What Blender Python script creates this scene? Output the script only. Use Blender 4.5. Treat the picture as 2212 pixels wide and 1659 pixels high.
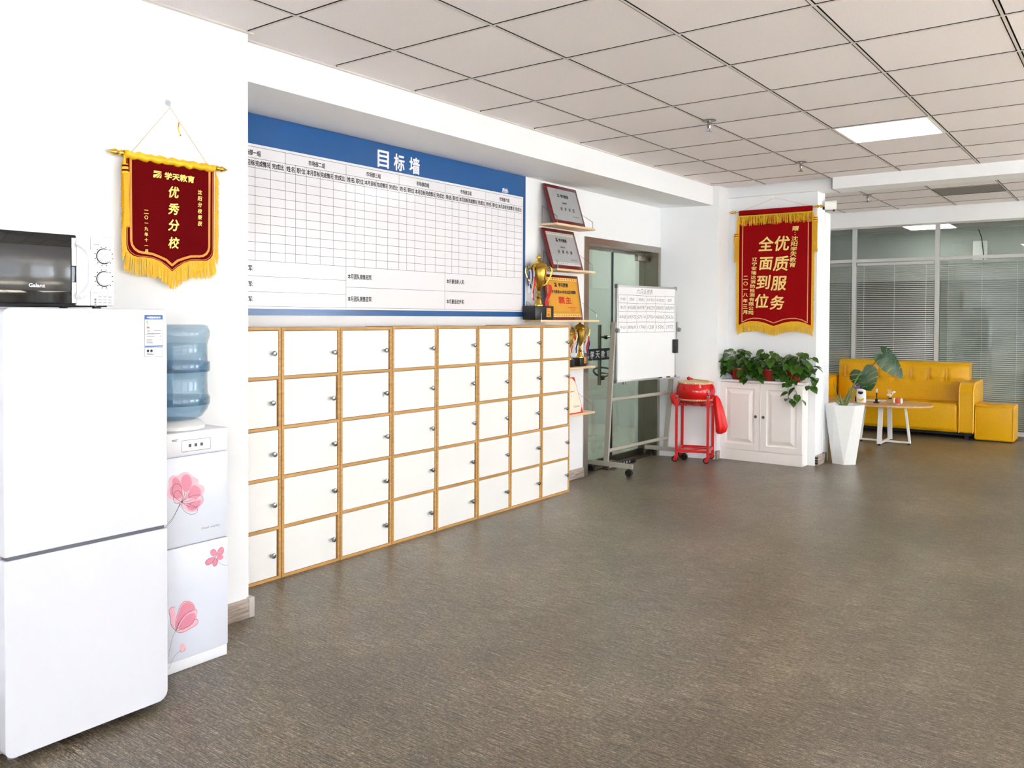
import bpy, bmesh, math, random
from mathutils import Vector, Matrix, Euler
random.seed(7)
SC = bpy.context.scene
COL = SC.collection
PI = math.pi
for o in list(bpy.data.objects): bpy.data.objects.remove(o)

# ------------------------------------------------------------------ camera
FPX, YAW, PITCH, ROLL = 1834.16, 0.65795, -0.018659, 0.0041717
CAMP = Vector((-2.3965, -3.4864, 1.3847))
fw = Vector((math.cos(PITCH)*math.cos(YAW), math.cos(PITCH)*math.sin(YAW), math.sin(PITCH)))
r0 = Vector((math.sin(YAW), -math.cos(YAW), 0)); u0 = r0.cross(fw)
rt = math.cos(ROLL)*r0 + math.sin(ROLL)*u0; up = -math.sin(ROLL)*r0 + math.cos(ROLL)*u0
cd = bpy.data.cameras.new('camera'); cam = bpy.data.objects.new('camera', cd); COL.objects.link(cam)
cam.matrix_world = Matrix(((rt.x, up.x, -fw.x, CAMP.x), (rt.y, up.y, -fw.y, CAMP.y), (rt.z, up.z, -fw.z, CAMP.z), (0, 0, 0, 1)))
cd.sensor_width = 36; cd.sensor_fit = 'HORIZONTAL'; cd.lens = FPX/2212*36
cd.shift_x = 56.19/2212; cd.shift_y = -110.38/2212; cd.clip_start = .05; cd.clip_end = 60
SC.camera = cam
# ------------------------------------------------------------------ light
H = 2.6686
w = bpy.data.worlds.new('sky'); SC.world = w; w.use_nodes = True
bgn = w.node_tree.nodes['Background']; bgn.inputs[0].default_value = (.80, .89, 1, 1); bgn.inputs[1].default_value = 1.0
def area(name, loc, rot, sx, sy, power, col=(1, 1, 1)):
    l = bpy.data.lights.new(name, 'AREA'); l.shape = 'RECTANGLE'; l.size = sx; l.size_y = sy; l.energy = power; l.color = col
    o = bpy.data.objects.new(name, l); COL.objects.link(o); o.location = loc; o.rotation_euler = rot; return o
# daylight through the four windows of the long side wall and the two windows of the end wall behind the camera
WIN_R = [(-4.6, -2.2), (-1.2, 1.2), (2.2, 4.6), (6.4, 8.8)]
WIN_B = [(-3.4, -1.0), (-7.4, -5.0)]
for (a, b), pw in zip(WIN_R, (12, 26, 60, 92)):
    area('window_daylight', ((a+b)/2, -8.42, 1.55), (PI/2, 0, 0), b-a, 1.7, pw, (.85, .93, 1))
for (a, b), pw in zip(WIN_B, (16, 150)):
    area('window_daylight', (-5.42, (a+b)/2, 1.55), (PI/2, 0, -PI/2), abs(b-a), 1.7, pw, (.87, .94, 1))
sn = bpy.data.lights.new('sun', 'SUN'); sn.energy = 400; sn.angle = .01; sn.color = (.88, .945, 1)
so = bpy.data.objects.new('sun', sn); COL.objects.link(so); so.location = (2, -14, 10); so.rotation_euler = (math.radians(38), 0, math.radians(-12))
SC.view_settings.view_transform = 'Standard'; SC.view_settings.look = 'None'
SC.view_settings.exposure = 0.49; SC.view_settings.gamma = 1; SC.view_settings.use_curve_mapping = False
SC.cycles.use_denoising = True
SC.cycles.max_bounces = 10; SC.cycles.diffuse_bounces = 6; SC.cycles.transparent_max_bounces = 16
SC.cycles.sample_clamp_indirect = 40; SC.cycles.caustics_reflective = False; SC.cycles.caustics_refractive = False

# ------------------------------------------------------------------ materials
def lin(c): return tuple(((x/255)/12.92 if x/255 <= .04045 else ((x/255+.055)/1.055)**2.4) for x in c)
MATS = {}
def mat(name, rgb, rough=.5, metal=0., spec=.5, var=.04, scale=40, bump=0., coat=0., emit=None, es=1.):
    if name in MATS: return MATS[name]
    m = bpy.data.materials.new(name); m.use_nodes = True; nt = m.node_tree; N = nt.nodes; L = nt.links
    p = N['Principled BSDF']; p.inputs['Roughness'].default_value = rough; p.inputs['Metallic'].default_value = metal
    p.inputs['Specular IOR Level'].default_value = spec; p.inputs['Coat Weight'].default_value = coat
    c = lin(rgb)
    tc = N.new('ShaderNodeTexCoord'); nz = N.new('ShaderNodeTexNoise'); nz.inputs['Scale'].default_value = scale; nz.inputs['Detail'].default_value = 4
    L.new(tc.outputs['Object'], nz.inputs['Vector'])
    mx = N.new('ShaderNodeMix'); mx.data_type = 'RGBA'
    mx.inputs[6].default_value = (*[max(0, x*(1-var)) for x in c], 1); mx.inputs[7].default_value = (*[min(1, x*(1+var)) for x in c], 1)
    L.new(nz.outputs['Fac'], mx.inputs[0]); L.new(mx.outputs[2], p.inputs['Base Color'])
    if bump:
        b = N.new('ShaderNodeBump'); b.inputs['Strength'].default_value = bump; b.inputs['Distance'].default_value = .002
        L.new(nz.outputs['Fac'], b.inputs['Height']); L.new(b.outputs['Normal'], p.inputs['Normal'])
    if emit:
        p.inputs['Emission Color'].default_value = (*lin(emit), 1); p.inputs['Emission Strength'].default_value = es
    MATS[name] = m; return m
def nodes(name):
    m = bpy.data.materials.new(name); m.use_nodes = True; MATS[name] = m; return m, m.node_tree.nodes, m.node_tree.links
def ramp(N, stops):
    r = N.new('ShaderNodeValToRGB'); e = r.color_ramp.elements
    while len(e) < len(stops): e.new(.5)
    for el, (p, c) in zip(e, stops): el.position = p; el.color = (*lin(c), 1)
    return r
def glass(name, tint, refl=1.0, rough=.0):
    m, N, L = nodes(name); N.remove(N['Principled BSDF'])
    t = N.new('ShaderNodeBsdfTransparent'); t.inputs[0].default_value = (*tint, 1)
    g = N.new('ShaderNodeBsdfGlossy'); g.inputs['Roughness'].default_value = rough
    fr = N.new('ShaderNodeLayerWeight'); pw_ = N.new('ShaderNodeMath'); pw_.operation = 'POWER'; pw_.inputs[1].default_value = 4.5; L.new(fr.outputs['Facing'], pw_.inputs[0])
    mu = N.new('ShaderNodeMath'); mu.operation = 'MULTIPLY_ADD'; mu.inputs[1].default_value = .8*refl; mu.inputs[2].default_value = .045*refl; mu.use_clamp = True; L.new(pw_.outputs[0], mu.inputs[0])
    nz = N.new('ShaderNodeTexNoise'); nz.inputs['Scale'].default_value = 2; b = N.new('ShaderNodeBump'); b.inputs['Strength'].default_value = .02
    L.new(nz.outputs['Fac'], b.inputs['Height']); L.new(b.outputs[0], g.inputs['Normal'])
    x = N.new('ShaderNodeMixShader'); L.new(mu.outputs[0], x.inputs[0]); L.new(t.outputs[0], x.inputs[1]); L.new(g.outputs[0], x.inputs[2])
    L.new(x.outputs[0], N['Material Output'].inputs[0]); return m
def stretch(name, stops, sc, rough=.5, bump=.1, detail=6, nscale=1., fine=None, spec=.5):
    m, N, L = nodes(name); p = N['Principled BSDF']; p.inputs['Roughness'].default_value = rough; p.inputs['Specular IOR Level'].default_value = spec
    tc = N.new('ShaderNodeTexCoord'); mp = N.new('ShaderNodeMapping'); mp.inputs['Scale'].default_value = sc
    L.new(tc.outputs['Object'], mp.inputs[0]); nz = N.new('ShaderNodeTexNoise'); nz.inputs['Scale'].default_value = nscale; nz.inputs['Detail'].default_value = detail; nz.inputs['Roughness'].default_value = .6
    L.new(mp.outputs[0], nz.inputs[0]); r = ramp(N, stops); L.new(nz.outputs['Fac'], r.inputs[0])
    L.new(r.outputs[0], p.inputs['Base Color'])
    b = N.new('ShaderNodeBump'); b.inputs['Strength'].default_value = bump; b.inputs['Distance'].default_value = .002
    L.new(nz.outputs['Fac'], b.inputs['Height']); L.new(b.outputs[0], p.inputs['Normal']); return m

M_wall = mat('wall_paint', (240, 242, 245), .7, bump=.05, var=.012, scale=120, spec=.3)
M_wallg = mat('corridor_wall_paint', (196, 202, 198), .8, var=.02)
M_white = mat('white_laminate', (246, 246, 244), .35, var=.008)
M_fridge = mat('fridge_white', (216, 218, 226), .22, var=.006, coat=.3)
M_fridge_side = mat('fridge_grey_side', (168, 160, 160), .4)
M_plastic = mat('white_plastic', (236, 238, 244), .35, var=.01)
M_grey = mat('grey_plastic', (130, 132, 138), .4)
M_black = mat('black_plastic', (22, 22, 24), .3)
M_dark = mat('gap_shade_dark', (26, 24, 22), .8)  # dark plate colour, also painted in as shade in gaps
M_bglass = mat('black_glass', (14, 14, 16), .04, spec=.6)
M_oak = stretch('oak_edge', [(.25, (168, 122, 62)), (.5, (196, 150, 86)), (.75, (214, 172, 110))], (3, 60, 60), .5, .05)
M_pine = stretch('pine_shelf', [(.25, (214, 178, 134)), (.6, (236, 208, 168)), (.8, (243, 221, 186))], (4, 60, 60), .5, .05)
M_tabletop = stretch('table_wood', [(.25, (190, 140, 84)), (.6, (214, 168, 112)), (.8, (226, 186, 132))], (50, 3, 50), .4, .04)
M_base = stretch('grey_wood_baseboard', [(.25, (104, 92, 84)), (.45, (150, 136, 126)), (.6, (178, 165, 154)), (.8, (120, 108, 98))], (7, 7, 70), .5, .2, 8)
M_steel = mat('brushed_steel', (176, 170, 162), .28, 1., var=.08, scale=15)
M_steeld = mat('dark_steel', (118, 112, 98), .3, 1., var=.08, scale=15)
M_chrome = mat('chrome', (158, 158, 160), .12, 1.)
M_alu = mat('aluminium', (196, 196, 196), .4, .6)
M_frame = mat('white_metal_frame', (205, 206, 204), .45)
M_gold = mat('gold_metal', (232, 190, 84), .16, 1., var=.1)
M_goldtxt = mat('gold_print', (250, 214, 110), .4, .1)
M_creamtxt = mat('cream_gold_print', (250, 216, 128), .5)
M_yel = mat('gold_fringe', (240, 184, 30), .6, var=.25, scale=300)
M_yelcloth = mat('yellow_satin', (246, 190, 24), .4, var=.15, scale=60)
M_red = mat('dark_red_velvet', (98, 4, 8), .95, var=.06, scale=8, spec=.08)
M_red2 = mat('red_velvet', (146, 2, 6), .85, var=.08, scale=6, spec=.12)
M_redgl = mat('red_gloss', (214, 16, 18), .12, coat=.4)
M_redp = mat('red_paint', (206, 30, 30), .3)
M_redcl = mat('red_satin_cloth', (228, 24, 20), .4, var=.1)
M_maroon = mat('maroon_frame', (104, 18, 24), .25, coat=.3)
M_plaq = mat('silver_plaque', (176, 178, 180), .35, .25, var=.04, scale=300)
M_plaqg = mat('gold_plaque', (226, 164, 52), .35, .2, var=.04, scale=300)
M_orn = mat('ornament_silver', (222, 222, 214), .4, .2)
M_orng = mat('ornament_gold', (246, 214, 130), .35, .3)
M_ink = mat('black_ink', (24, 24, 26), .6)
M_line = mat('grid_ink', (96, 98, 106), .6)
M_inkg = mat('grey_ink', (120, 120, 128), .6)
M_inkr = mat('red_ink', (200, 40, 24), .6)
M_blue = mat('blue_print', (32, 88, 150), .22, var=.03, scale=2)
M_wprint = mat('white_print', (238, 237, 242), .14, var=.006)
M_wtxt = mat('white_lettering', (240, 242, 246), .4)
M_cream = mat('cream_drumhead', (226, 200, 158), .6)
M_terra = mat('terracotta_pot', (146, 26, 18), .25, coat=.2)
M_soil = mat('soil', (50, 38, 28), .9)
M_leather = mat('mustard_leather', (220, 165, 0), .38, bump=.25, var=.12, scale=55, spec=.35)
M_pipe = mat('mustard_piping', (228, 172, 40), .35)
M_planter = mat('planter_white', (236, 237, 236), .35)
M_cabw = mat('cabinet_white', (246, 241, 238), .4, var=.01)
M_steelb = mat('stand_grey_metal', (186, 182, 170), .4, .3)
M_wb = mat('whiteboard_surface', (244, 246, 248), .12, var=.005)
M_office = mat('office_dark', (70, 74, 72), .8)
M_slat = mat('blind_slat', (206, 207, 203), .4)
M_leaf = mat('pothos_leaf', (60, 100, 26), .28, var=.5, scale=14)
M_leaf2 = mat('monstera_leaf', (22, 64, 26), .42, var=.35, scale=10)
M_stem = mat('green_stem', (92, 112, 50), .5)
M_pink = mat('pink_print', (240, 190, 204), .3, var=.1)
M_pink2 = mat('deep_pink_print', (222, 140, 162), .3, var=.1)
M_lamp = mat('lamp_diffuser', (255, 255, 255), .5, emit=(255, 255, 255), es=9)
M_tile_dark = mat('dark_ceiling_panel', (128, 124, 120), .7)
M_tee = mat('ceiling_tee', (214, 208, 202), .5)
M_glass = glass('clear_glass', (.80, .86, .83), 1.2)
M_glassd = glass('door_glass', (.82, .855, .82), 1.1)
M_glassp = glass('partition_glass', (.90, .93, .91), 1.2)
M_bottle = glass('bottle_plastic', (.70, .80, .87), 1.3, .08)
M_clearp = glass('clear_plastic', (.9, .92, .93), 1.)

# floor: woven taupe vinyl with threads running across the room
def floor_mat():
    m, N, L = nodes('woven_vinyl'); p = N['Principled BSDF']; p.inputs['Roughness'].default_value = .34; p.inputs['Specular IOR Level'].default_value = .42
    tc = N.new('ShaderNodeTexCoord')
    def noise(sc, s, d=3, ro=.6):
        mp = N.new('ShaderNodeMapping'); mp.inputs['Scale'].default_value = sc; L.new(tc.outputs['Object'], mp.inputs[0])
        n = N.new('ShaderNodeTexNoise'); n.inputs['Scale'].default_value = s; n.inputs['Detail'].default_value = d; n.inputs['Roughness'].default_value = ro; L.new(mp.outputs[0], n.inputs[0]); return n
    n1 = noise((360, 9, 1), 1., 3, .7); n2 = noise((480, 260, 1), 1., 2); n3 = noise((150, 60, 1), 1., 3); n4 = noise((1.1, 1.1, 1), 1., 3)
    def mix(a, b, f):
        x = N.new('ShaderNodeMix'); x.data_type = 'FLOAT'; x.inputs[0].default_value = f; L.new(a, x.inputs[2]); L.new(b, x.inputs[3]); return x.outputs[0]
    a = mix(n1.outputs['Fac'], n2.outputs['Fac'], .40); a = mix(a, n3.outputs['Fac'], .26); a = mix(a, n4.outputs['Fac'], .10)
    r = ramp(N, [(.41, (42, 35, 27)), (.468, (76, 67, 54)), (.52, (107, 96, 79)), (.592, (178, 165, 143))]); L.new(a, r.inputs[0])
    L.new(r.outputs[0], p.inputs['Base Color'])
    b = N.new('ShaderNodeBump'); b.inputs['Strength'].default_value = .25; b.inputs['Distance'].default_value = .001; L.new(a, b.inputs['Height']); L.new(b.outputs[0], p.inputs['Normal'])
    return m
M_floor = floor_mat()
def tile_mat():
    m, N, L = nodes('mineral_tile'); p = N['Principled BSDF']; p.inputs['Roughness'].default_value = .9
    tc = N.new('ShaderNodeTexCoord'); n = N.new('ShaderNodeTexNoise'); n.inputs['Scale'].default_value = 230; n.inputs['Detail'].default_value = 3; L.new(tc.outputs['Object'], n.inputs[0])
    r = ramp(N, [(.28, (176, 166, 166)), (.36, (236, 230, 232)), (.7, (241, 236, 238))]); L.new(n.outputs['Fac'], r.inputs[0])
    oi = N.new('ShaderNodeObjectInfo'); hs = N.new('ShaderNodeHueSaturation'); mr = N.new('ShaderNodeMapRange'); mr.inputs[3].default_value = .96; mr.inputs[4].default_value = 1.03
    L.new(oi.outputs['Random'], mr.inputs[0]); L.new(mr.outputs[0], hs.inputs['Value']); L.new(r.outputs[0], hs.inputs['Color']); L.new(hs.outputs[0], p.inputs['Base Color'])
    b = N.new('ShaderNodeBump'); b.inputs['Strength'].default_value = .3; b.inputs['Distance'].default_value = .002; L.new(n.outputs['Fac'], b.inputs['Height']); L.new(b.outputs[0], p.inputs['Normal'])
    return m
M_tile = tile_mat()

# ------------------------------------------------------------------ mesh builder
_T = {}
def text_geo(s, res=2, lines=1.0):
    k = (s, res, lines)
    if k in _T: return _T[k]
    c = bpy.data.curves.new('lettering', 'FONT'); c.body = s; c.size = 1; c.resolution_u = res; c.space_line = lines
    o = bpy.data.objects.new('lettering', c); COL.objects.link(o)
    dg = bpy.context.evaluated_depsgraph_get(); me = bpy.data.meshes.new_from_object(o.evaluated_get(dg))
    vs = [(v.co.x, v.co.y) for v in me.vertices]; fs = [tuple(p.vertices) for p in me.polygons]
    bpy.data.objects.remove(o); bpy.data.meshes.remove(me); bpy.data.curves.remove(c)
    _T[k] = (vs, fs); return _T[k]
class B:
    def __init__(s): s.v = []; s.f = []; s.m = []; s.i = 0
    def add(s, vs, fs):
        n = len(s.v); s.v += [tuple(v) for v in vs]; s.f += [tuple(n+k for k in f) for f in fs]; s.m += [s.i]*len(fs); return s
    def box(s, x0, x1, y0, y1, z0, z1, M=None):
        vs = [Vector((x, y, z)) for x in (x0, x1) for y in (y0, y1) for z in (z0, z1)]
        if M: vs = [M @ v for v in vs]
        return s.add(vs, [(0, 1, 3, 2), (4, 6, 7, 5), (0, 4, 5, 1), (2, 3, 7, 6), (0, 2, 6, 4), (1, 5, 7, 3)])
    def rbox(s, x0, x1, y0, y1, z0, z1, r=.01, seg=3, M=None):
        bm = bmesh.new(); bmesh.ops.create_cube(bm, size=1)
        for v in bm.verts: v.co = Vector(((x0+x1)/2+v.co.x*(x1-x0), (y0+y1)/2+v.co.y*(y1-y0), (z0+z1)/2+v.co.z*(z1-z0)))
        bmesh.ops.bevel(bm, geom=list(bm.edges), offset=r, segments=seg, profile=.5, affect='EDGES')
        bm.verts.index_update(); vs = [(M @ v.co) if M else v.co.copy() for v in bm.verts]; fs = [tuple(v.index for v in f.verts) for f in bm.faces]
        bm.free(); return s.add(vs, fs)
    def cyl(s, p0, p1, r0, r1=None, n=16):
        return s.tube([p0, p1], [r0, r0 if r1 is None else r1], n)
    def tube(s, pts, r, n=8):
        pts = [Vector(p) for p in pts]; rs = r if isinstance(r, (list, tuple)) else [r]*len(pts); vs = []; fs = []
        ref = None
        for i, p in enumerate(pts):
            t = (pts[min(i+1, len(pts)-1)]-pts[max(i-1, 0)]).normalized()
            if ref is None: ref = t.orthogonal().normalized()
            a = (ref - t*ref.dot(t)); a = a.normalized() if a.length > 1e-6 else t.orthogonal().normalized(); ref = a; b = t.cross(a)
            vs += [p+(a*math.cos(2*PI*k/n)+b*math.sin(2*PI*k/n))*rs[i] for k in range(n)]
        for i in range(len(pts)-1):
            for k in range(n): fs.append((i*n+k, i*n+(k+1) % n, (i+1)*n+(k+1) % n, (i+1)*n+k))
        fs.append(tuple(range(n-1, -1, -1))); fs.append(tuple((len(pts)-1)*n+k for k in range(n)))
        return s.add(vs, fs)
    def lathe(s, prof, c=(0, 0), n=24, ax='z', ph=0.):
        vs = []; fs = []
        for r, z in prof:
            for k in range(n):
                a = 2*PI*k/n+ph; x, y = r*math.cos(a), r*math.sin(a)
                vs.append((c[0]+x, c[1]+y, z) if ax == 'z' else (c[0]+x, z, c[1]+y))
        for i in range(len(prof)-1):
            for k in range(n): fs.append((i*n+k, i*n+(k+1) % n, (i+1)*n+(k+1) % n, (i+1)*n+k))
        if prof[0][0] > 1e-5: fs.append(tuple(range(n-1, -1, -1)))
        if prof[-1][0] > 1e-5: fs.append(tuple((len(prof)-1)*n+k for k in range(n)))
        return s.add(vs, fs)
    def sph(s, c, r, n=10, sx=1, sy=1, sz=1):
        vs = []; fs = []
        for i in range(1, n//2+0):
            t = PI*i/(n//2)
            for k in range(n): vs.append((c[0]+sx*r*math.sin(t)*math.cos(2*PI*k/n), c[1]+sy*r*math.sin(t)*math.sin(2*PI*k/n), c[2]+sz*r*math.cos(t)))
        R = n//2-1
        for i in range(R-1):
            for k in range(n): fs.append((i*n+k, (i+1)*n+k, (i+1)*n+(k+1) % n, i*n+(k+1) % n))
        vs += [(c[0], c[1], c[2]+sz*r), (c[0], c[1], c[2]-sz*r)]
        for k in range(n): fs.append((R*n, k, (k+1) % n)); fs.append((R*n+1, (R-1)*n+(k+1) % n, (R-1)*n+k))
        return s.add(vs, fs)
    def prismY(s, pts, y0, y1):   # polygon in xz
        n = len(pts); return s.add([(x, y0, z) for x, z in pts]+[(x, y1, z) for x, z in pts], [tuple(range(n)), tuple(range(2*n-1, n-1, -1))]+[(k, k+n, (k+1) % n+n, (k+1) % n) for k in range(n)])
    def prismZ(s, pts, z0, z1):   # polygon in xy
        n = len(pts); return s.add([(x, y, z0) for x, y in pts]+[(x, y, z1) for x, y in pts], [tuple(range(n-1, -1, -1)), tuple(range(n, 2*n))]+[(k, (k+1) % n, (k+1) % n+n, k+n) for k in range(n)])
    def prismX(s, pts, x0, x1):   # polygon in yz
        n = len(pts); return s.add([(x0, y, z) for y, z in pts]+[(x1, y, z) for y, z in pts], [tuple(range(n-1, -1, -1)), tuple(range(n, 2*n))]+[(k, (k+1) % n, (k+1) % n+n, k+n) for k in range(n)])
    def strip(s, pts, w, y, t=.0006, closed=False):  # flat ribbon in the xz plane, facing -y
        P = [Vector((p[0], p[1])) for p in pts]; n = len(P); L_ = []; R_ = []
        for i in range(n):
            if closed: a, b = P[i-1], P[(i+1) % n]
            else: a, b = P[max(i-1, 0)], P[min(i+1, n-1)]
            d = b-a; d = d.normalized() if d.length > 1e-9 else Vector((1, 0)); nn = Vector((-d.y, d.x))*w/2
            L_.append(P[i]+nn); R_.append(P[i]-nn)
        vs = [(p.x, y, p.y) for p in L_]+[(p.x, y, p.y) for p in R_]
        rng = range(n if closed else n-1)
        return s.add(vs, [(k, (k+1) % n, (k+1) % n+n, k+n) for k in rng])
    def text(s, txt, cx, cz, y, h=None, wd=None, bold=0., slant=0., lines=1.0, M=None, hand=0., res=2):
        vs, fs = text_geo(txt, res, lines)
        if not vs: return s
        xs = [v[0] for v in vs]; zs = [v[1] for v in vs]; x0, x1, z0, z1 = min(xs), max(xs), min(zs), max(zs)
        sz = (h/(z1-z0)) if h else (wd/(x1-x0)); sx = (wd/(x1-x0)) if wd else sz
        offs = [(0, 0)] if not bold else [(0, 0), (bold, 0), (-bold, 0), (0, bold), (0, -bold), (bold*.7, bold*.7), (-bold*.7, -bold*.7)]
        for k, (dx, dz) in enumerate(offs):
            out = []
            for x, z in vs:
                X = cx+(x-(x0+x1)/2)*sx+(z-(z0+z1)/2)*sz*slant+dx; Z = cz+(z-(z0+z1)/2)*sz+dz
                v = Vector((X, y-k*2e-5, Z)); out.append(M @ v if M else v)
            s.add(out, fs)
        return s
def build(name, b, mats, parent=None, smooth=False, loc=None, rz=0., label=None, cat=None, kind=None, group=None, ang=35):
    me = bpy.data.meshes.new(name); me.from_pydata(b.v, [], b.f); me.update()
    for m in (mats if isinstance(mats, (list, tuple)) else [mats]): me.materials.append(m)
    if any(b.m):
        for p, i in zip(me.polygons, b.m): p.material_index = i
    bm = bmesh.new(); bm.from_mesh(me)
    if all(len(f) > 2 for f in b.f) and not getattr(b, 'flat', False): bmesh.ops.recalc_face_normals(bm, faces=list(bm.faces))
    bm.to_mesh(me); bm.free()
    if smooth:
        me.shade_smooth()
        try: me.set_sharp_from_angle(angle=math.radians(ang))
        except Exception: pass
    o = bpy.data.objects.new(name, me); COL.objects.link(o)
    if parent: o.parent = parent
    if loc: o.location = loc
    if rz: o.rotation_euler.z = rz
    tag(o, label, cat, kind, group); return o
def tag(o, label=None, cat=None, kind=None, group=None):
    for k, v in (('label', label), ('category', cat), ('kind', kind), ('group', group)):
        if v: o[k] = v
def root(name, label, cat, loc=(0, 0, 0), rz=0., group=None):
    o = bpy.data.objects.new(name, None); COL.objects.link(o); o.location = loc; o.rotation_euler.z = rz; o.empty_display_size = .1
    tag(o, label, cat, None, group); return o
def inst(name, src, parent=None, loc=(0, 0, 0), rot=(0, 0, 0), sc=(1, 1, 1), **k):
    o = bpy.data.objects.new(name, src.data if hasattr(src, 'data') else src); COL.objects.link(o)
    if parent: o.parent = parent
    o.location = loc; o.rotation_euler = rot; o.scale = sc; tag(o, **k); return o
def copy_tree(o, parent=None):
    c = o.copy(); COL.objects.link(c); c.parent = parent
    for ch in o.children: copy_tree(ch, c)
    return c
def S(name, b, m, **k): return build(name, b, m, kind='structure', **k)

def emblem_shape(b, x, z, s, y):
    for P in ([(0, 1), (.97, 1), (.50, .72), (0, .64)], [(0, 0), (.24, 0), (.98, .94), (.72, .78), (.3, .5), (0, .40)], [(.36, 0), (.62, 0), (.86, .52), (1, .84)], [(.74, 0), (1, 0), (1, .58), (.9, .4)]):
        b.prismY([(x+s*p[0]*.95, z+s*p[1]) for p in P], y-.0004, y)
# ------------------------------------------------------------------ setting
WA = .345
S('floor', B().box(-6, 13.6, -9, 3.2, -.1, 0), M_floor)
# wall with the lockers, door opening x 4.02..5.38, z 0..2.09
DX0, DX1, DZ = 3.945, 5.432, 2.088
b = B().box(.0128, DX0, WA, .62, 0, 2.75).box(DX0, DX1, WA, .62, DZ, 2.75).box(DX1, 5.6, WA, .62, 0, 2.75)
S('wall_left', b, M_wall)
S('wall_column', B().box(-5.6, .0128, -.2485, .62, 0, 2.75), M_wall)
S('trim_1', B().box(.0128, 5.515, -.16, WA, 2.482, 2.75), M_wall)
# end wall with pilasters (red banner hangs in its recess)
S('wall_back', B().box(5.79, 6.02, -1.07, -.214, 0, 2.75), M_wall)
S('wall_pilaster', B().prismZ([(5.412, WA), (5.55, -.205), (5.79, -.215), (6.02, -.215), (6.02, .62), (5.412, .62)], 0, 2.75), M_wall)
S('wall_end', B().box(6.02, 6.19, -1.075, .62, 0, 2.40), M_wall)
S('wall_back_side', B().box(6.19, 9.5, .30, .62, 0, 2.75), M_wall)
S('trim_2', B().box(5.74, 5.96, -1.218, -.205, 2.572, 2.75), M_wall)
S('trim_3', B().box(5.68, 5.97, -8.6, -1.232, 2.566, 2.75), M_wall)
build('joint_shade', B().box(5.70, 5.955, -1.2315, -1.2185, 2.5665, 2.668), M_grey, bpy.data.objects['trim_3'])  # grey strip filling the joint, painted as the shade between the beams
S('trim_4', B().box(8.48, 8.74, -8.6, .3, 2.49, 2.75), M_wall)
# side walls with windows, end wall behind the camera
def window_wall(name, pts, z0, z1, y0, y1, lo, hi, yaxis=True):
    b = B(); cur = lo
    def add(a, c, za, zb):
        (b.box(a, c, y0, y1, za, zb) if yaxis else b.box(y0, y1, a, c, za, zb))
    for a, c in sorted(pts):
        add(cur, a, 0, 2.75); add(a, c, 0, z0); add(a, c, z1, 2.75); cur = c
    add(cur, hi, 0, 2.75); S(name, b, M_wall)
window_wall('wall_right', WIN_R, .7, 2.4, -8.6, -8.4, -5.6, 13.6)
window_wall('wall_front', WIN_B, .7, 2.4, -5.6, -5.4, -8.6, -.2, False)
wi = 0
for a, c in WIN_R:
    wi += 1
    b = B()
    for x in (a, (a+c)/2-.02, c-.05): b.box(x, x+.05, -8.38, -8.34, .7, 2.4)
    b.box(a, c, -8.38, -8.34, .7, .75).box(a, c, -8.38, -8.34, 2.35, 2.4).box(a-.05, c+.05, -8.4, -8.25, .66, .7)
    S('window_%d' % wi, b, M_frame)
for a, c in WIN_B:
    wi += 1
    b = B()
    for x in (a, (a+c)/2-.02, c-.05): b.box(-5.38, -5.34, x, x+.05, .7, 2.4)
    b.box(-5.38, -5.34, a, c, .7, .75).box(-5.38, -5.34, a, c, 2.35, 2.4)
    S('window_%d' % wi, b, M_frame)
# baseboards
def bboard(name, x0, x1, y0, y1, face='-y', z=.085):
    b = B().rbox(x0, x1, y0, y1, 0, z, .005, 2); return S(name, b, M_base, smooth=True)
bboard('baseboard_left', 3.34, 3.945, WA-.016, WA+.004)
bb = bboard('baseboard_column', -.305, .020, -.266, -.2445, z=.088)
build('end_cap', B().rbox(.002, .034, -.270, -.225, 0, .094, .006, 2), mat('cap_silver', (190, 182, 176), .35, .2), bb, smooth=True)
bboard('baseboard_strip', 5.535, 5.600, -.221, -.198)
b3 = bboard('baseboard_pilaster', 5.80, 6.06, -1.098, -1.066, z=.092)
build('end_cap', B().rbox(6.0, 6.06, -1.105, -1.07, 0, .10, .01, 2), M_steeld, b3, smooth=True)
build('hollow_shade', B().box(5.796, 5.801, -1.096, -1.068, .012, .032).box(5.796, 5.801, -1.096, -1.068, .038, .056).box(5.796, 5.801, -1.096, -1.068, .062, .08), M_dark, b3)  # dark plates painted as the shade inside the hollow profile

# ------------------------------------------------------------------ ceiling
ceil = S('ceiling', B().box(-5.6, 13.6, -8.6, .62, H+.045, H+.09), M_dark)
grid = B(); tw = .012
def tee_x(x, y0, y1): grid.i = 0; grid.box(x-tw/2, x+tw/2, y0, y1, H-.0005, H+.001); grid.i = 1; grid.box(x-.002, x+.002, y0, y1, H+.001, H+.045)  # black web paints the shadow line beside each light flange
def tee_y(y, x0, x1): grid.i = 0; grid.box(x0, x1, y-tw/2, y+tw/2, H, H+.001); grid.i = 1; grid.box(x0, x1, y-.002, y+.002, H+.001, H+.045); grid.i = 0
XS = [-5.6]+[.6*u for u in range(-9, 10)]+[5.72]
YS = [-.6*v for v in range(1, 14)]+[-8.4]
for x in XS[1:-1]: tee_x(x, -8.4, -.2)
for y in YS[:-1]: tee_y(y, -5.5, 5.72)
XB = [5.97, 6.38, 6.98, 7.556, 8.13, 8.48]
for x in XB[1:-1]: tee_x(x, -8.4, .2)
for y in [0]+YS[:-1]: tee_y(y, 5.97, 8.48)
XO = [8.74, 9.4, 10, 10.6, 11.2, 11.8, 12.4, 13]
for x in XO[1:-1]: tee_x(x, -8.4, .2)
for y in [0]+YS[:-1]: tee_y(y, 8.74, 13)
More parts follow.
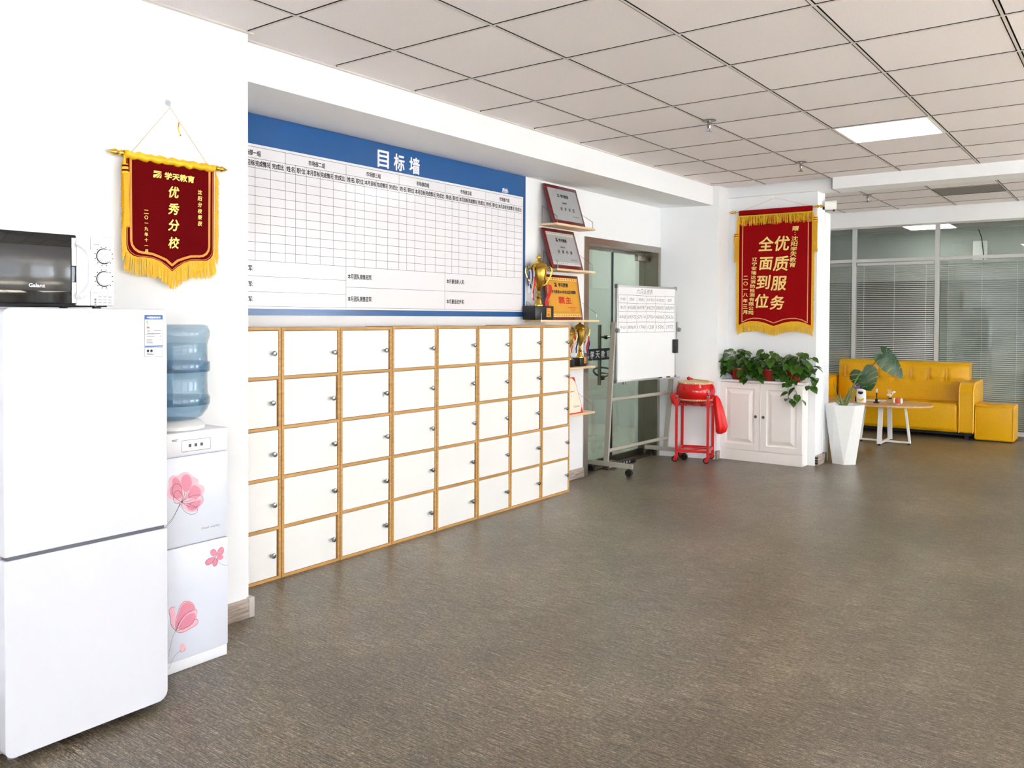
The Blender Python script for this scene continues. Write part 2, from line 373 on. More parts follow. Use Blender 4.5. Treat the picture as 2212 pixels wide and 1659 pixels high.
grid.box(.0128, 5.5, -.178, -.16, H-.003, H+.01).box(-5.6, .03, -.268, -.2485, H-.003, H+.01)
build('grid', grid, [M_tee, M_dark], ceil)
tg = .0120
tile_full = None
LIGHTS = {(3.6, -2.4)}
tcount = 0
def tile(x0, x1, y0, y1, mt=None):
    global tile_full, tcount
    full = abs(x1-x0-.6) < .002 and abs(y1-y0-.6) < .002 and mt is None
    cx, cy = (x0+x1)/2, (y0+y1)/2; hx, hy = (x1-x0)/2-tg, (y1-y0)/2-tg
    if hx < .01 or hy < .01: return
    if full and tile_full: inst('tile', tile_full, ceil, (cx, cy, H+.003)); return
    tb_ = B().box(-hx, hx, -hy, hy, 0, .014); tb_.m = [1, 1, 1, 1, 0, 1]  # side faces painted dark as the shadow gap round the tile
    o = build('tile', tb_, [mt or M_tile, M_dark], ceil, loc=(cx, cy, H+.003))
    if full: tile_full = o
    return o
for i in range(len(XS)-1):
    for j in range(len(YS)):
        y1 = YS[j-1] if j else (-.16 if XS[i] > -.01 else -.2485); y0 = YS[j]
        if j > 10 and i < 8: continue
        if (round(XS[i], 2), round(y0, 2)) in LIGHTS: continue
        if j > 11: continue
        tile(XS[i], XS[i+1], y0, y1)
far = build('rear_ceiling_tile', B().box(-5.6, 5.7, -8.4, -7.2, H, H+.02), M_tile, ceil)
yb = [.3, 0]+YS[:6]
for i in range(len(XB)-1):
    for j in range(len(yb)-1):
        dark = abs(XB[i]-6.98) < .01 and abs(yb[j]+1.8) < .01
        t_ = tile(XB[i], XB[i+1], yb[j+1], yb[j], M_tile_dark if dark else None)
        if dark: tag(t_, label='dark grey ceiling panel')
build('rear_ceiling_tile', B().box(5.97, 8.48, -8.4, -3.6, H+.003, H+.02), M_tile, ceil)
build('rear_ceiling_tile', B().box(8.74, 13.2, -8.4, .3, H+.003, H+.02), M_tile, ceil)
# light panel
lp = root('ceiling_light', 'square glowing flat panel light set in the tiled ceiling', 'ceiling light', (3.9, -2.1, H))
build('frame', B().box(-.293, .293, -.293, -.278, -.002, .02).box(-.293, .293, .278, .293, -.002, .02).box(-.293, -.278, -.278, .278, -.002, .02).box(.278, .293, -.278, .278, -.002, .02), M_white, lp)
build('diffuser', B().box(-.278, .278, -.278, .278, .001, .012), M_lamp, lp)
# sprinklers
def sprinkler(x, y, label):
    r = root('sprinkler', label, 'sprinkler', (x, y, H), group='fire sprinklers under the ceiling')
    build('escutcheon', B().lathe([(.012, -.004), (.042, -.004), (.045, 0), (.02, .004)], n=20), M_steeld, r, smooth=True)
    build('body', B().cyl((0, 0, 0), (0, 0, -.035), .011).cyl((0, 0, -.035), (0, 0, -.05), .014, .009), M_chrome, r, smooth=True)
    build('deflector', B().tube([(-.012, 0, -.036), (-.014, 0, -.055), (0, 0, -.072)], .0028, 6).tube([(.012, 0, -.036), (.014, 0, -.055), (0, 0, -.072)], .0028, 6).lathe([(.004, -.07), (.02, -.072), (.02, -.075), (.003, -.076)], n=14), M_chrome, r)
sprinkler(2.88, -1.235, 'chrome fire sprinkler on the ceiling between pillar and glowing light panel')
sprinkler(4.73, -1.245, 'chrome fire sprinkler on the ceiling above the red banner')
sprinkler(7.02, -1.21, 'chrome fire sprinkler on the ceiling beyond the white beam')

# ------------------------------------------------------------------ glass door
GY = .50
dr = S('door_1', B().box(DX0, 4.02, WA-.006, .56, 0, DZ).box(5.382, DX1, WA-.006, .56, 0, DZ).box(4.02, 5.382, WA-.006, .56, 2.03, DZ), M_steel)
build('jamb_lining', B().box(5.376, 5.383, WA+.004, .56, 0, 2.03), M_steeld, dr)
build('threshold', B().box(4.02, 5.38, .40, .56, 0, .012), M_steeld, dr)
GB = .07
build('glass_pane', B().box(4.03, 4.722, GY, GY+.012, GB, 2.01), M_glassd, dr)
build('glass_pane', B().box(4.734, 5.37, GY, GY+.012, GB, 2.01), M_glassd, dr)
build('bottom_rail', B().box(4.03, 4.722, GY-.008, GY+.02, .014, GB).box(4.734, 5.37, GY-.008, GY+.02, .014, GB), M_steeld, dr)
build('top_rail', B().box(4.03, 4.722, GY-.008, GY+.02, 2.005, 2.028).box(4.734, 5.37, GY-.008, GY+.02, 2.005, 2.028), M_steel, dr)
build('edge_seal', B().box(4.7225, 4.7335, GY-.004, GY+.016, .02, 2.02), M_black, dr)
for hx in (4.612, 4.852):
    for hy in (GY-.06, GY+.072):
        hd = build('handle', B().cyl((hx, hy, .745), (hx, hy, 1.316), .0165, n=14), M_steeld, dr, smooth=True)
        build('standoff', B().cyl((hx, hy, 1.20), (hx, GY+.006, 1.20), .009, n=10).cyl((hx, hy, .86), (hx, GY+.006, .86), .009, n=10).cyl((hx, GY-.006, 1.2), (hx, GY+.018, 1.2), .02, n=12), M_steeld, hd, smooth=True)
build('closer', B().rbox(5.14, 5.32, GY-.05, GY-.012, 1.945, 2.005, .004, 2).tube([(5.30, GY-.05, 2.0), (5.12, GY-.10, 2.02), (5.2, GY-.02, 2.03)], .006, 6), M_steel, dr, smooth=True)
lk = root('cable_lock', 'black looped cable lock hung round the glass door handles', 'lock', (4.612, GY+.072, .86))
pts = [(.11+.16*math.cos(a)*(1.0), .03-.015*math.sin(a*2), .045*math.sin(a)-.01*math.cos(a)) for a in [2*PI*k/28 for k in range(29)]]
build('cable', B().tube(pts, .0095, 8), M_black, lk, smooth=True)
build('shackle_lock', B().rbox(.07, .14, .02, .05, -.075, -.03, .006), M_black, lk, smooth=True)
st = root('door_sticker', 'black strip sticker with white lettering across the glass door', 'sticker', (4.06, GY-.003, .99))
build('band', B().box(0, 1.30, 0, .002, 0, .107), M_black, st)
b = B(); b.flat = True
for k, ch in enumerate('学天教育'): b.text(ch, .29+.098*k, .053, -.001, h=.066, bold=.0015)
for k, ch in enumerate('学天教育'): b.text(ch, .88+.094*k, .053, -.001, h=.066, bold=.0015)
for x in (.17, .76): emblem_shape(b, x, .022, .062, -.001)
build('lettering', b, M_wtxt, st, kind='stuff')
# corridor behind the door
S('wall_corridor', B().box(3.2, 3.3, .62, 3.2, 0, 2.75).box(3.2, 13.6, 2.4, 2.5, 0, 2.75).box(7.2, 7.3, .62, 2.4, 0, 2.75), M_wallg)
S('baseboard_corridor', B().box(3.3, 8, 2.38, 2.4, .0, .12), M_office)
S('ceiling_corridor', B().box(3.2, 13.6, .62, 2.5, 2.66, 2.75), M_white)
S('floor_corridor', B().box(3.3, 9, .56, 2.4, 0, .008), mat('corridor_floor', (168, 170, 160), .25))
dl = root('corridor_fill_light', 'added unseen panel light brightening the corridor behind the glass door', 'ceiling light', (4.6, 1.5, 2.66))  # unseen lamps added to brighten the corridor
build('frame', B().box(-.3, .3, -.3, .3, -.012, -.004), M_white, dl); build('diffuser', B().box(-.28, .28, -.28, .28, -.016, -.012), mat('corridor_fill_lamp', (255, 255, 250), .5, emit=(255, 255, 250), es=17), dl)
dl2 = copy_tree(dl); dl2.location = (6.3, 1.4, 2.66); dl2['label'] = 'second added unseen panel light brightening the corridor further along'

# ------------------------------------------------------------------ glass partition and office
PX = 9.40
wp = S('window_7', B().box(PX-.02, PX+.03, -8.4, .3, 0, .05), M_frame)
YM = [.3, -.485, -1.46, -2.43, -3.4, -4.4, -5.4, -6.4, -7.4, -8.4]
for y in YM[1:-1]: build('mullion', B().box(PX-.025, PX+.035, y-.024, y+.024, .05, 2.66), M_frame, wp)
for a, c in zip(YM[:-1], YM[1:]):
    build('rail', B().box(PX-.02, PX+.03, c+.024, a-.024, 2.118, 2.158), M_frame, wp)
    build('glass_pane', B().box(PX, PX+.008, c+.024, a-.024, .05, 2.118), M_glassp, wp)
    build('glass_pane', B().box(PX, PX+.008, c+.024, a-.024, 2.158, 2.66), M_glassp, wp)
slatm = None
def blind(y0, y1, tilt, label, X=PX+.026):
    global slatm
    r = root('window_blind', label, 'blind', (X, 0, 0), group='white slatted blinds behind the glass partition')
    yc, L_ = (y0+y1)/2, (y0-y1)
    build('headrail', B().box(-.012, .02, y1, y0, 2.075, 2.105), M_frame, r)
    z = 2.06; first = None; n = 0
    while z > .085:
        if first is None:
            first = build('slat', B().box(-.0125, .0125, -L_/2, L_/2, -.0005, .0005), M_slat, r, loc=(0, yc, z)); first.rotation_euler = (0, tilt, 0)
        else: inst('slat', first, r, (0, yc, z), (0, tilt+random.uniform(-.03, .03), 0))
        z -= .0243; n += 1
    k = max(2, int(L_/.45)+1)
    for q in range(k):
        yy = y1+.09+(L_-.18)*q/(k-1)
        build('cord', B().cyl((-.014, yy, .08), (-.014, yy, 2.08), .0018, n=6), M_white, r)
    build('bottom_rail', B().box(-.012, .014, y1, y0, .06, .075), M_frame, r)
blind(.27, -.515, -.62, 'slatted blind half hidden behind the white pillar edge')
blind(-.52, -1.43, -.50, 'dark looking slatted blind in the middle pane behind the yellow sofa', PX-.012)
blind(-1.49, -2.40, -.78, 'pale slatted blind in the pane behind the yellow cube stool')
blind(-2.46, -3.37, -.78, 'pale slatted blind in the pane beyond the yellow cube stool')
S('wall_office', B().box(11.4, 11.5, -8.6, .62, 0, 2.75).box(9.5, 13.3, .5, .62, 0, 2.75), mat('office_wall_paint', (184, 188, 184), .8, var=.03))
S('wall_office_shade', B().box(11.32, 11.4, -8.4, .42, 0, 1.95).box(9.6, 11.4, .42, .5, 0, 1.95), mat('office_shade_tone', (58, 58, 54), .7, var=.1, scale=3))  # dark sheet added to stand in for the dim lower office
S('floor_office', B().box(9.46, 13.12, -8.4, .42, 0, .006), mat('office_floor', (70, 66, 60), .5))  # office dimness put into the dark floor colour too
wr = root('wall_router', 'white network box with dangling black cable seen through the upper glass', 'network box', (11.40, -1.66, 2.33))
for k, (x, y) in enumerate(((10.6, -1.15), (10.6, -3.0), (10.6, -5.4))):
    ol = root('ceiling_light', ('glowing office ceiling light behind the blinds of the middle pane', 'glowing office ceiling light behind the pane by the cube stool', 'glowing office ceiling light deep in the office')[k], 'ceiling light', (x, y, 2.66))
    build('frame', B().box(-.3, .3, -.3, .3, -.012, -.004), M_white, ol); build('diffuser', B().box(-.28, .28, -.28, .28, -.016, -.012), mat('office_lamp', (255, 255, 250), .5, emit=(255, 255, 250), es=9), ol)
# desk and things behind the glass
dk = root('office_desk', 'office desk with a dark top seen dimly behind the glass partition', 'desk', (10.3, -.2, 0))
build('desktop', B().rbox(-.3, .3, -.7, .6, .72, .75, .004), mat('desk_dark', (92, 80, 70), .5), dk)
for sx in (-.25, .25):
    for sy in (-.62, .52): build('leg', B().box(sx-.02, sx+.02, sy-.02, sy+.02, 0, .72), M_office, dk)
bp = root('paper_pile', 'pile of papers and red folders on the office desk behind glass', 'papers', (10.2, -.35, .75))
build('papers', B().box(-.12, .12, -.16, .16, 0, .03), M_white, bp); build('folder', B().box(-.13, .12, -.17, .15, .03, .055), M_redp, bp)
bx = root('orange_box', 'orange cardboard box on the office desk behind glass', 'box', (10.35, -.02, .75))
build('carton', B().rbox(-.1, .1, -.12, .12, 0, .18, .003), mat('orange_card', (196, 130, 30), .6), bx); build('lid', B().box(-.105, .105, -.125, .125, .16, .185), mat('orange_card2', (176, 110, 30), .6), bx)
build('box_body', B().rbox(-.05, 0, -.09, .09, -.16, .16, .01), M_white, wr, smooth=True)
build('cable', B().tube([(-.06, .02, .32), (-.06, -.02, .2), (-.08, -.05, -.05), (-.06, -.03, -.3)], .006, 6), M_black, wr)

# ------------------------------------------------------------------ locker columns
LX = [.07, .482, .897, 1.317, 1.730, 2.155, 2.538, 2.937, 3.337]
ORD = ['standing closest to the white pillar', 'second from the white pillar', 'third from the white pillar', 'fourth from the white pillar',
       'fifth from the white pillar', 'third from the glass door', 'second from the glass door', 'standing closest to the glass door']
for k in range(8):
    x0, x1 = LX[k]+.0025, LX[k+1]-.0025; W = x1-x0
    r = root('locker_cabinet', 'oak edged white locker column with five doors, '+ORD[k], 'locker', (x0, .10, 0), group='locker columns under the planning board')
    ZR = [0, .262, .527, .79, 1.053]; T = .0155; ZT = 1.326-(k % 3)*.002
    b = B().box(0, T, 0, .235, 0, ZT).box(W-T, W, 0, .235, 0, ZT).box(T, W-T, 0, .235, ZT-T, ZT).box(T, W-T, .225, .235, 0, ZT)
    for z in ZR: b.box(T, W-T, 0, .235, z, z+T)
    build('carcass', b, M_oak, r)
    for j in range(5):
        za = ZR[j]+T; zb = ZR[j+1] if j < 4 else ZT-T
        gap = .012 if (j == 0 and k in (0, 1, 2, 3)) or random.random() < .2 else .003
        d = build('door', B().rbox(T+.002, W-T-gap, -.001+.004*random.random(), .017, za+.002, zb-.003, .001, 1), M_white, r, loc=(0, 0, 0))
        kx = W-T-gap-.033-random.random()*.006; kz = (za+zb)/2+random.uniform(-.006, .006)
        build('knob', B().lathe([(.006, .001), (.005, -.010), (.012, -.014), (.0145, -.020), (.012, -.026), (.004, -.028)], (kx, kz), 14, 'y'), M_chrome, d, smooth=True)

# ------------------------------------------------------------------ planning board
bd = root('planning_board', 'large blue and white printed planning board above the white lockers', 'board', (0, WA, 0))
YB = -.010
build('backing', B().box(.19, 3.046, YB, -.001, 1.389, 2.481), M_blue, bd)
build('table_sheet', B().box(.222, 3.012, YB-.0008, YB, 1.426, 2.317), M_wprint, bd)
GX = [.235, .698, 1.158, 1.620, 2.080, 2.536, 3.0]; ZT, Z1, Z2, Z3, ZB = 2.302, 2.241, 2.189, 1.688, 1.438
g = B(); yl = YB-.0012; lw = .0022
def hl(x0, x1, z): g.box(x0, x1, yl, YB-.0008, z-lw/2, z+lw/2)
def vl(x, z0, z1): g.box(x-lw/2, x+lw/2, yl, YB-.0008, z0, z1)
for z in (ZT, Z1, Z2, Z3, ZB): hl(GX[0], GX[-1], z)
for j in range(1, 10): hl(GX[0], GX[-1], Z2+(Z3-Z2)*j/10)
FR = [0, .16, .33, .555, .778, 1]
for i in range(6):
    for fr in FR[:-1]:
        vl(GX[i]+fr*(GX[i+1]-GX[i]), Z3, ZT if fr == 0 else Z1)
vl(GX[-1], ZB, ZT); vl(GX[0], ZB, ZT); vl(GX[2], ZB, Z3); vl(GX[4], ZB, Z3)
for z in (1.603, 1.518): hl(GX[0], GX[2], z)
hl(GX[2], GX[-1], 1.563)
build('table_grid', g, M_line, bd)
b = B(); b.flat = True; yt = YB-.0013
for i, nm in enumerate('一二三四五六'):
    w_ = GX[i+1]-GX[i]; b.text('市场部'+nm+'组', GX[i]+w_/2, (ZT+Z1)/2-.002, yt, h=.029, wd=.125, bold=.0009)
    for q, s_ in enumerate(['姓名', '职位', '本月目标', '完成情况', '完成比']):
        cx = GX[i]+w_*(FR[q]+FR[q+1])/2; b.text(s_, cx, (Z1+Z2)/2, yt, h=.031, wd=w_*(FR[q+1]-FR[q])*(.93 if q in (2, 3) else .80), bold=.0009)
for z, s_ in ((1.645, '冠军:'), (1.56, '亚军:'), (1.478, '季军:')): b.text('本月个人销售'+s_, .37, z, yt, h=.030, wd=.215, bold=.0008)
b.text('本月团队销售冠军:', 1.275, 1.628, yt, h=.031, wd=.205, bold=.0008); b.text('本月团队销售亚军:', 1.275, 1.492, yt, h=.031, wd=.205, bold=.0008)
b.text('本月最佳新人奖:', 2.195, 1.632, yt, h=.031, wd=.195, bold=.0008); b.text('本月最佳进步奖:', 2.195, 1.492, yt, h=.031, wd=.195, bold=.0008)
build('table_lettering', b, M_ink, bd, kind='stuff')
b = B(); b.flat = True
for ch, cx in (('目', 1.475), ('标', 1.621), ('墙', 1.768)):
    c_ = B(); c_.flat = True; c_.text(ch, cx, 2.382, YB-.001, h=.104, wd=.096, bold=.0028); build('character', c_, M_wtxt, bd)
b.text('月份:', 2.777, 2.339, YB-.001, h=.033, bold=.0015)
build('title_lettering', b, M_wtxt, bd, kind='stuff')

# ------------------------------------------------------------------ refrigerator, microwave, water dispenser
fr = root('refrigerator', 'tall white two-door refrigerator standing beside the water dispenser', 'refrigerator', (-1.264, -.775, 0))
W = .543
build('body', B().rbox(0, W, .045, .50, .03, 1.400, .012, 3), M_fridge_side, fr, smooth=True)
build('top_cap', B().rbox(.0, W, .03, .50, 1.385, 1.402, .008, 2), M_plastic, fr, smooth=True)
def rrect_pts(x0, x1, z0, z1, rs, n=7):
    out = []
    for (cx, cz, a0, r) in ((x1-rs[0], z1-rs[0], 0, rs[0]), (x0+rs[1], z1-rs[1], PI/2, rs[1]), (x0+rs[2], z0+rs[2], PI, rs[2]), (x1-rs[3], z0+rs[3], 1.5*PI, rs[3])):
        for k in range(n): a = a0+PI/2*k/(n-1); out.append((cx+r*math.cos(a), cz+r*math.sin(a)))
    return out
def panel(name, x0, x1, z0, z1, y0, y1, rs, m, parent, bev=.004, **k):
    o = build(name, B().prismY(rrect_pts(x0, x1, z0, z1, rs), y0, y1), m, parent, smooth=True, **k)
    md = o.modifiers.new('bevel', 'BEVEL'); md.width = bev; md.segments = 3; md.limit_method = 'ANGLE'; md.angle_limit = math.radians(50); return o
fd = panel('door', 0, W, .648, 1.407, 0, .042, (.022, .022, .003, .003), M_fridge, fr)
panel('door', 0, W, .028, .636, 0, .042, (.003, .003, .028, .035), M_fridge, fr)
build('handle_recess', B().box(.01, W-.01, .006, .05, .630, .652), mat('recess_grey', (92, 94, 104), .5), fr)
b = B(); b.flat = True; b.text('TCL', .283, 1.285, -.0006, h=.014, wd=.05, bold=.0004); build('brand_lettering', b, mat('faint_print', (206, 206, 210), .4), fd)
for x in (.05, W-.055): build('foot', B().cyl((x, .07, 0), (x, .07, .032), .016), M_grey, fr, smooth=True)
lb = root('energy_label', 'small blue and white energy label stuck on the refrigerator door', 'sticker', (-.8055, -.7756, 1.244))
b = B().box(0, .066, -.0006, 0, .032, .142).box(0, .066, -.0006, 0, 0, .029); build('paper', b, M_wprint, lb)
build('border', B().box(-.001, .067, -.0004, 0, .031, .143).box(-.001, .067, -.0004, 0, -.001, .030), M_ink, lb)
build('blue_band', B().box(0, .066, -.0009, -.0006, .127, .142).box(0, .066, -.0009, -.0006, .033, .037), mat('label_blue', (44, 92, 170), .4), lb)
b = B(); b.flat = True; b.text('中国能效标识', .033, .1345, -.0011, h=.007, wd=.050, bold=.0002); build('title_lettering', b, M_wtxt, lb)
cols = [((30, 140, 70)), ((120, 180, 60)), ((240, 220, 60)), ((236, 150, 40)), ((214, 60, 40))]
b = B(); ms = []
for k, c in enumerate(cols): b.i = k; b.box(.006, .010+.0018*k, -.0009, -.0006, .118-.0052*k, .1215-.0052*k); ms.append(mat('energy_%d' % k, c, .4))
build('grade_bars', b, ms, lb)
b = B()
for z, x0, x1 in ((.089, .008, .018), (.089, .034, .06), (.084, .008, .018), (.078, .008, .06), (.068, .006, .036), (.068, .056, .061), (.058, .006, .026), (.053, .006, .028), (.058, .058, .061), (.046, .006, .03), (.006, .006, .033), (.010, .006, .030)): b.box(x0, x1, -.0009, -.0006, z, z+.0018)
b.lathe([(.005, -.0009), (.005, -.0006)], (.011, .019), 12, 'y').lathe([(.005, -.0009), (.005, -.0006)], (.024, .019), 12, 'y').box(0, .066, -.0009, -.0006, .0755, .0765)
build('small_print', b, M_ink, lb)

mw = root('microwave_oven', 'white and black microwave oven on top of the refrigerator', 'microwave', (-1.318, -.715, 1.407))
W, Hh = .430, .242
build('body', B().rbox(0, W, .012, .30, .012, Hh, .008, 2), M_plastic, mw, smooth=True)
dd = build('door', B().rbox(.002, .302, -.010, .014, .014, Hh-.002, .004, 2), M_bglass, mw, smooth=True)
build('window', B().rbox(.03, .285, -.0125, -.0095, .055, Hh-.042, .004, 2), mat('microwave_window', (58, 58, 60), .12, spec=.6), dd, smooth=True)
build('door_edge', B().box(.286, .3005, -.0122, -.009, .018, .085), M_alu, dd); build('door_edge', B().box(.286, .3005, -.0122, -.009, .140, Hh-.012), M_alu, dd)
b = B(); b.flat = True; b.text('Galanz', .175, .072, -.0132, h=.0115, wd=.05, bold=.0005); build('brand_lettering', b, M_wtxt, dd)
cp = build('control_panel', B().rbox(.302, W, -.012, .014, .010, Hh-.001, .004, 2), M_plastic, mw, smooth=True)
hp = [(.306, -.012, .215), (.309, -.028, .208), (.325, -.034, .195), (.337, -.036, .17), (.339, -.036, .12), (.336, -.036, .075), (.322, -.034, .052), (.309, -.028, .042), (.306, -.012, .036)]
build('handle', B().tube(hp, .0095, 10), M_plastic, mw, smooth=True)
build('panel_seam', B().box(.3475, .3485, -.0128, -.011, .01, Hh-.004), M_grey, mw)
for kz in (.176, .100):
    kn = build('knob', B().lathe([(.0235, -.012), (.0225, -.022), (.020, -.024), (.001, -.024)], (.394, kz), 28, 'y'), M_plastic, mw, smooth=True)
    build('ring_print', B().lathe([(.0265, -.0122), (.0265, -.0126), (.0245, -.0126), (.0245, -.0122)], (.394, kz), 32, 'y'), M_ink, kn)
    a = .75 if kz > .15 else PI/2
    c_, s_ = math.cos(a), math.sin(a)
    build('grip', B().box(-.021, .021, -.031, -.023, -.0045, .0045, M=Matrix.Translation((.394, 0, kz)) @ Matrix.Rotation(-a, 4, 'Y')), M_plastic, kn)
    b = B()
    for q in range(12):
        a = 2*PI*q/12+.3; b.box(-.0012, .0012, -.0126, -.0121, -.0022, .0022, M=Matrix.Translation((.394+.031*math.cos(a), 0, kz+.031*math.sin(a))) @ Matrix.Rotation(-a+PI/2, 4, 'Y'))
    build('dial_marks', b, M_ink, kn)
b = B()
for r_ in range(4):
    b.lathe([(.004 if r_ else .0, -.0126), (.004 if r_ else .0001, -.0121)], (.364, .040-.0095*r_), 10, 'y')
    for q in range(3): b.box(.374+.017*q, .386+.017*q, -.0126, -.0121, .0385-.0095*r_, .0405-.0095*r_)
b.box(.358, .372, -.0126, -.0121, .052, .0535).box(.358, .378, -.0126, -.0121, .213, .2145)
build('small_print', b, M_grey, cp)
for x in (.04, W-.04):
    for y in (.03, .26): build('foot', B().cyl((x, y, 0), (x, y, .013), .014), M_black, mw, smooth=True)
build('base_plate', B().box(.01, W-.02, .0, .29, .006, .013), M_dark, mw)

wd = root('water_dispenser', 'floor-standing white water dispenser with pink flower prints', 'water dispenser', (-.607, -.545, 0))
W = .297
build('body', B().rbox(0, W, .012, .295, .0, .925, .006, 2), M_plastic, wd, smooth=True)
build('plinth', B().rbox(.001, W-.001, .002, .03, .001, .045, .003, 2), M_plastic, wd, smooth=True)
pr_m = mat('pale_blue_panel', (222, 227, 240), .25, var=.02, scale=200)
lo = build('lower_door', B().rbox(.001, W-.001, -.004, .012, .047, .486, .003, 2), pr_m, wd, smooth=True)
upd = build('upper_door', B().rbox(.001, W-.001, -.004, .012, .490, .838, .003, 2), pr_m, wd, smooth=True)
hd = build('head_panel', B().rbox(0, W, -.004, .30, .842, .933, .006, 2), M_plastic, wd, smooth=True)
build('display', B().strip(rrect_pts(.086, .215, .856, .900, (.003,)*4, 3), .0012, -.0045, closed=True), M_ink, hd)
b = B()
for k in range(3): b.box(.117+.026*k, .128+.026*k, -.0047, -.004, .872, .884)
b.box(.045, .070, -.0047, -.004, .905, .907).box(.045, .066, -.0047, -.004, .900, .902); build('display_icons', b, mat('icon_grey', (70, 74, 90), .4), hd)
b = B()
def flower(b, cx, cz, R, n, ph, y, squash=1., a0=0, a1=2*PI):
    for k in range(n):
        a = a0+(a1-a0)*k/max(1, n-(0 if a1-a0 > 6 else 1))+ph; L_ = R*(.8+.35*random.random())
        pts = []
        for q in range(14):
            t = 2*PI*q/14; rr = L_*.5; px = rr*math.cos(t); pz = rr*.62*math.sin(t)*(1+.15*math.sin(3*t))
            X = L_*.5+px; pts.append((cx+X*math.cos(a)-pz*math.sin(a), cz+(X*math.sin(a)+pz*math.cos(a))*squash))
        b.add([(p[0], y-.00004*k, p[1]) for p in pts], [tuple(range(14))])
def curve(b, pts, w_, y): b.strip(pts, w_, y)
def loop(cx, cz, rx, rz_, a, n=16, wob=.12):
    return [(cx+rx*math.cos(t)*math.cos(a)-rz_*math.sin(t)*math.sin(a)*(1+wob*math.sin(3*t)), cz+rx*math.cos(t)*math.sin(a)+rz_*math.sin(t)*math.cos(a)*(1+wob*math.sin(3*t))) for t in [2*PI*k/n for k in range(n+1)]]
def blossom(parent, y, petals, lines):
    for nm, ps, m in petals:
        b = B(); b.flat = True
        for (cx, cz, R, n, ph, a0, a1) in ps: flower(b, cx, cz, R, n, ph, y, 1., a0, a1)
        build(nm, b, m, parent)
        y -= .0004
    b = B(); b.flat = True
    for l in lines: b.strip(l, .0011, y-.0004)
    build('line_drawing', b, M_ink, parent)
def chaikin(P, closed=False, it=2):
    for _ in range(it):
        Q = []; n = len(P)
        for k in range(n if closed else n-1):
            a, c = P[k], P[(k+1) % n]; Q += [(a[0]*.75+c[0]*.25, a[1]*.75+c[1]*.25), (a[0]*.25+c[0]*.75, a[1]*.25+c[1]*.75)]
        P = Q if closed else [P[0]]+Q+[P[-1]]
    return P
def printed(parent, name, polys, m, y, w_=0):
    b = B(); b.flat = True
    for k, P in enumerate(polys):
        if w_: b.strip(chaikin(P), w_, y)
        else: P = chaikin(P, True); b.add([(p[0], y-.00003*k, p[1]) for p in P], [tuple(range(len(P)))])
    build(name, b, m, parent, kind='stuff')
def conv(pts, sc, oy, ref, xz, sl): return [(xz[0]+(x/sc-ref[0])/478, xz[1]-((oy+z/sc-ref[1])+sl*(x/sc-ref[0]))/527) for x, z in pts]
T1 = lambda L_: [conv(P, 3.3185, 640, (398, 1060), (.100, .704), .18) for P in L_]
T2 = lambda L_: [conv(P, 2.968, 1100, (463, 1200), (.235, .420), .25) for P in L_]
T3 = lambda L_: [conv(P, 2.968, 1100, (398, 1330), (.098, .215), .30) for P in L_]
printed(upd, 'pale_petals', T1([[(1205, 1445), (1200, 1400), (1215, 1360), (1206, 1320), (1235, 1286), (1270, 1297), (1300, 1268), (1340, 1262), (1372, 1290), (1422, 1316), (1412, 1350), (1448, 1352), (1466, 1388), (1444, 1420), (1458, 1470), (1424, 1500), (1410, 1535), (1350, 1545), (1308, 1515), (1285, 1480), (1230, 1450)]]), M_pink, -.0043)
printed(upd, 'deep_petals', T1([[(1222, 1430), (1215, 1390), (1235, 1350), (1232, 1315), (1262, 1300), (1290, 1330), (1305, 1390), (1290, 1460)], [(1296, 1300), (1330, 1276), (1364, 1300), (1372, 1350), (1345, 1400), (1310, 1400), (1292, 1350)], [(1370, 1350), (1410, 1360), (1440, 1400), (1420, 1440), (1370, 1450), (1330, 1440)], [(1320, 1480), (1380, 1470), (1440, 1450), (1424, 1492), (1390, 1530), (1345, 1530)]]), M_pink2, -.0045)
printed(upd, 'line_drawing', T1([[(1295, 1470), (1250, 1440), (1232, 1400), (1240, 1360), (1260, 1342), (1290, 1355), (1303, 1400), (1295, 1470)], [(1295, 1470), (1260, 1485), (1238, 1460), (1245, 1410), (1265, 1390), (1290, 1400), (1310, 1440), (1295, 1470)],
    [(1295, 1470), (1340, 1440), (1400, 1418), (1445, 1430), (1450, 1460), (1420, 1500), (1370, 1510), (1320, 1490), (1295, 1470)], [(1295, 1470), (1350, 1465), (1410, 1440), (1385, 1470), (1330, 1485), (1295, 1470)], [(1295, 1470), (1300, 1520), (1350, 1558), (1405, 1550), (1410, 1510), (1350, 1485)],
    [(1298, 1468), (1315, 1430), (1320, 1395)], [(1300, 1468), (1330, 1425), (1338, 1400)], [(1300, 1470), (1340, 1430), (1356, 1410)], [(1290, 1480), (1260, 1540), (1230, 1600), (1200, 1625), (1165, 1655)], [(1286, 1482), (1262, 1532), (1226, 1592), (1196, 1618)]]), M_ink, -.0048, .0012)
b = B(); b.flat = True; b.text('Fresh vitality', .215, .541, -.0045, h=.0105, wd=.082, slant=.45); build('script_lettering', b, mat('script_grey', (86, 90, 108), .4), upd)
printed(lo, 'small_flower', T2([[(1365, 302), (1348, 290), (1342, 268), (1360, 252), (1380, 260), (1388, 290)], [(1383, 292), (1393, 258), (1415, 236), (1436, 250), (1430, 284), (1400, 300)], [(1372, 302), (1330, 312), (1304, 338), (1318, 360), (1352, 348), (1376, 320)], [(1372, 308), (1352, 350), (1370, 370), (1392, 350), (1396, 318)], [(1383, 298), (1424, 290), (1432, 306), (1415, 324), (1388, 320)]]), M_pink2, -.0043)
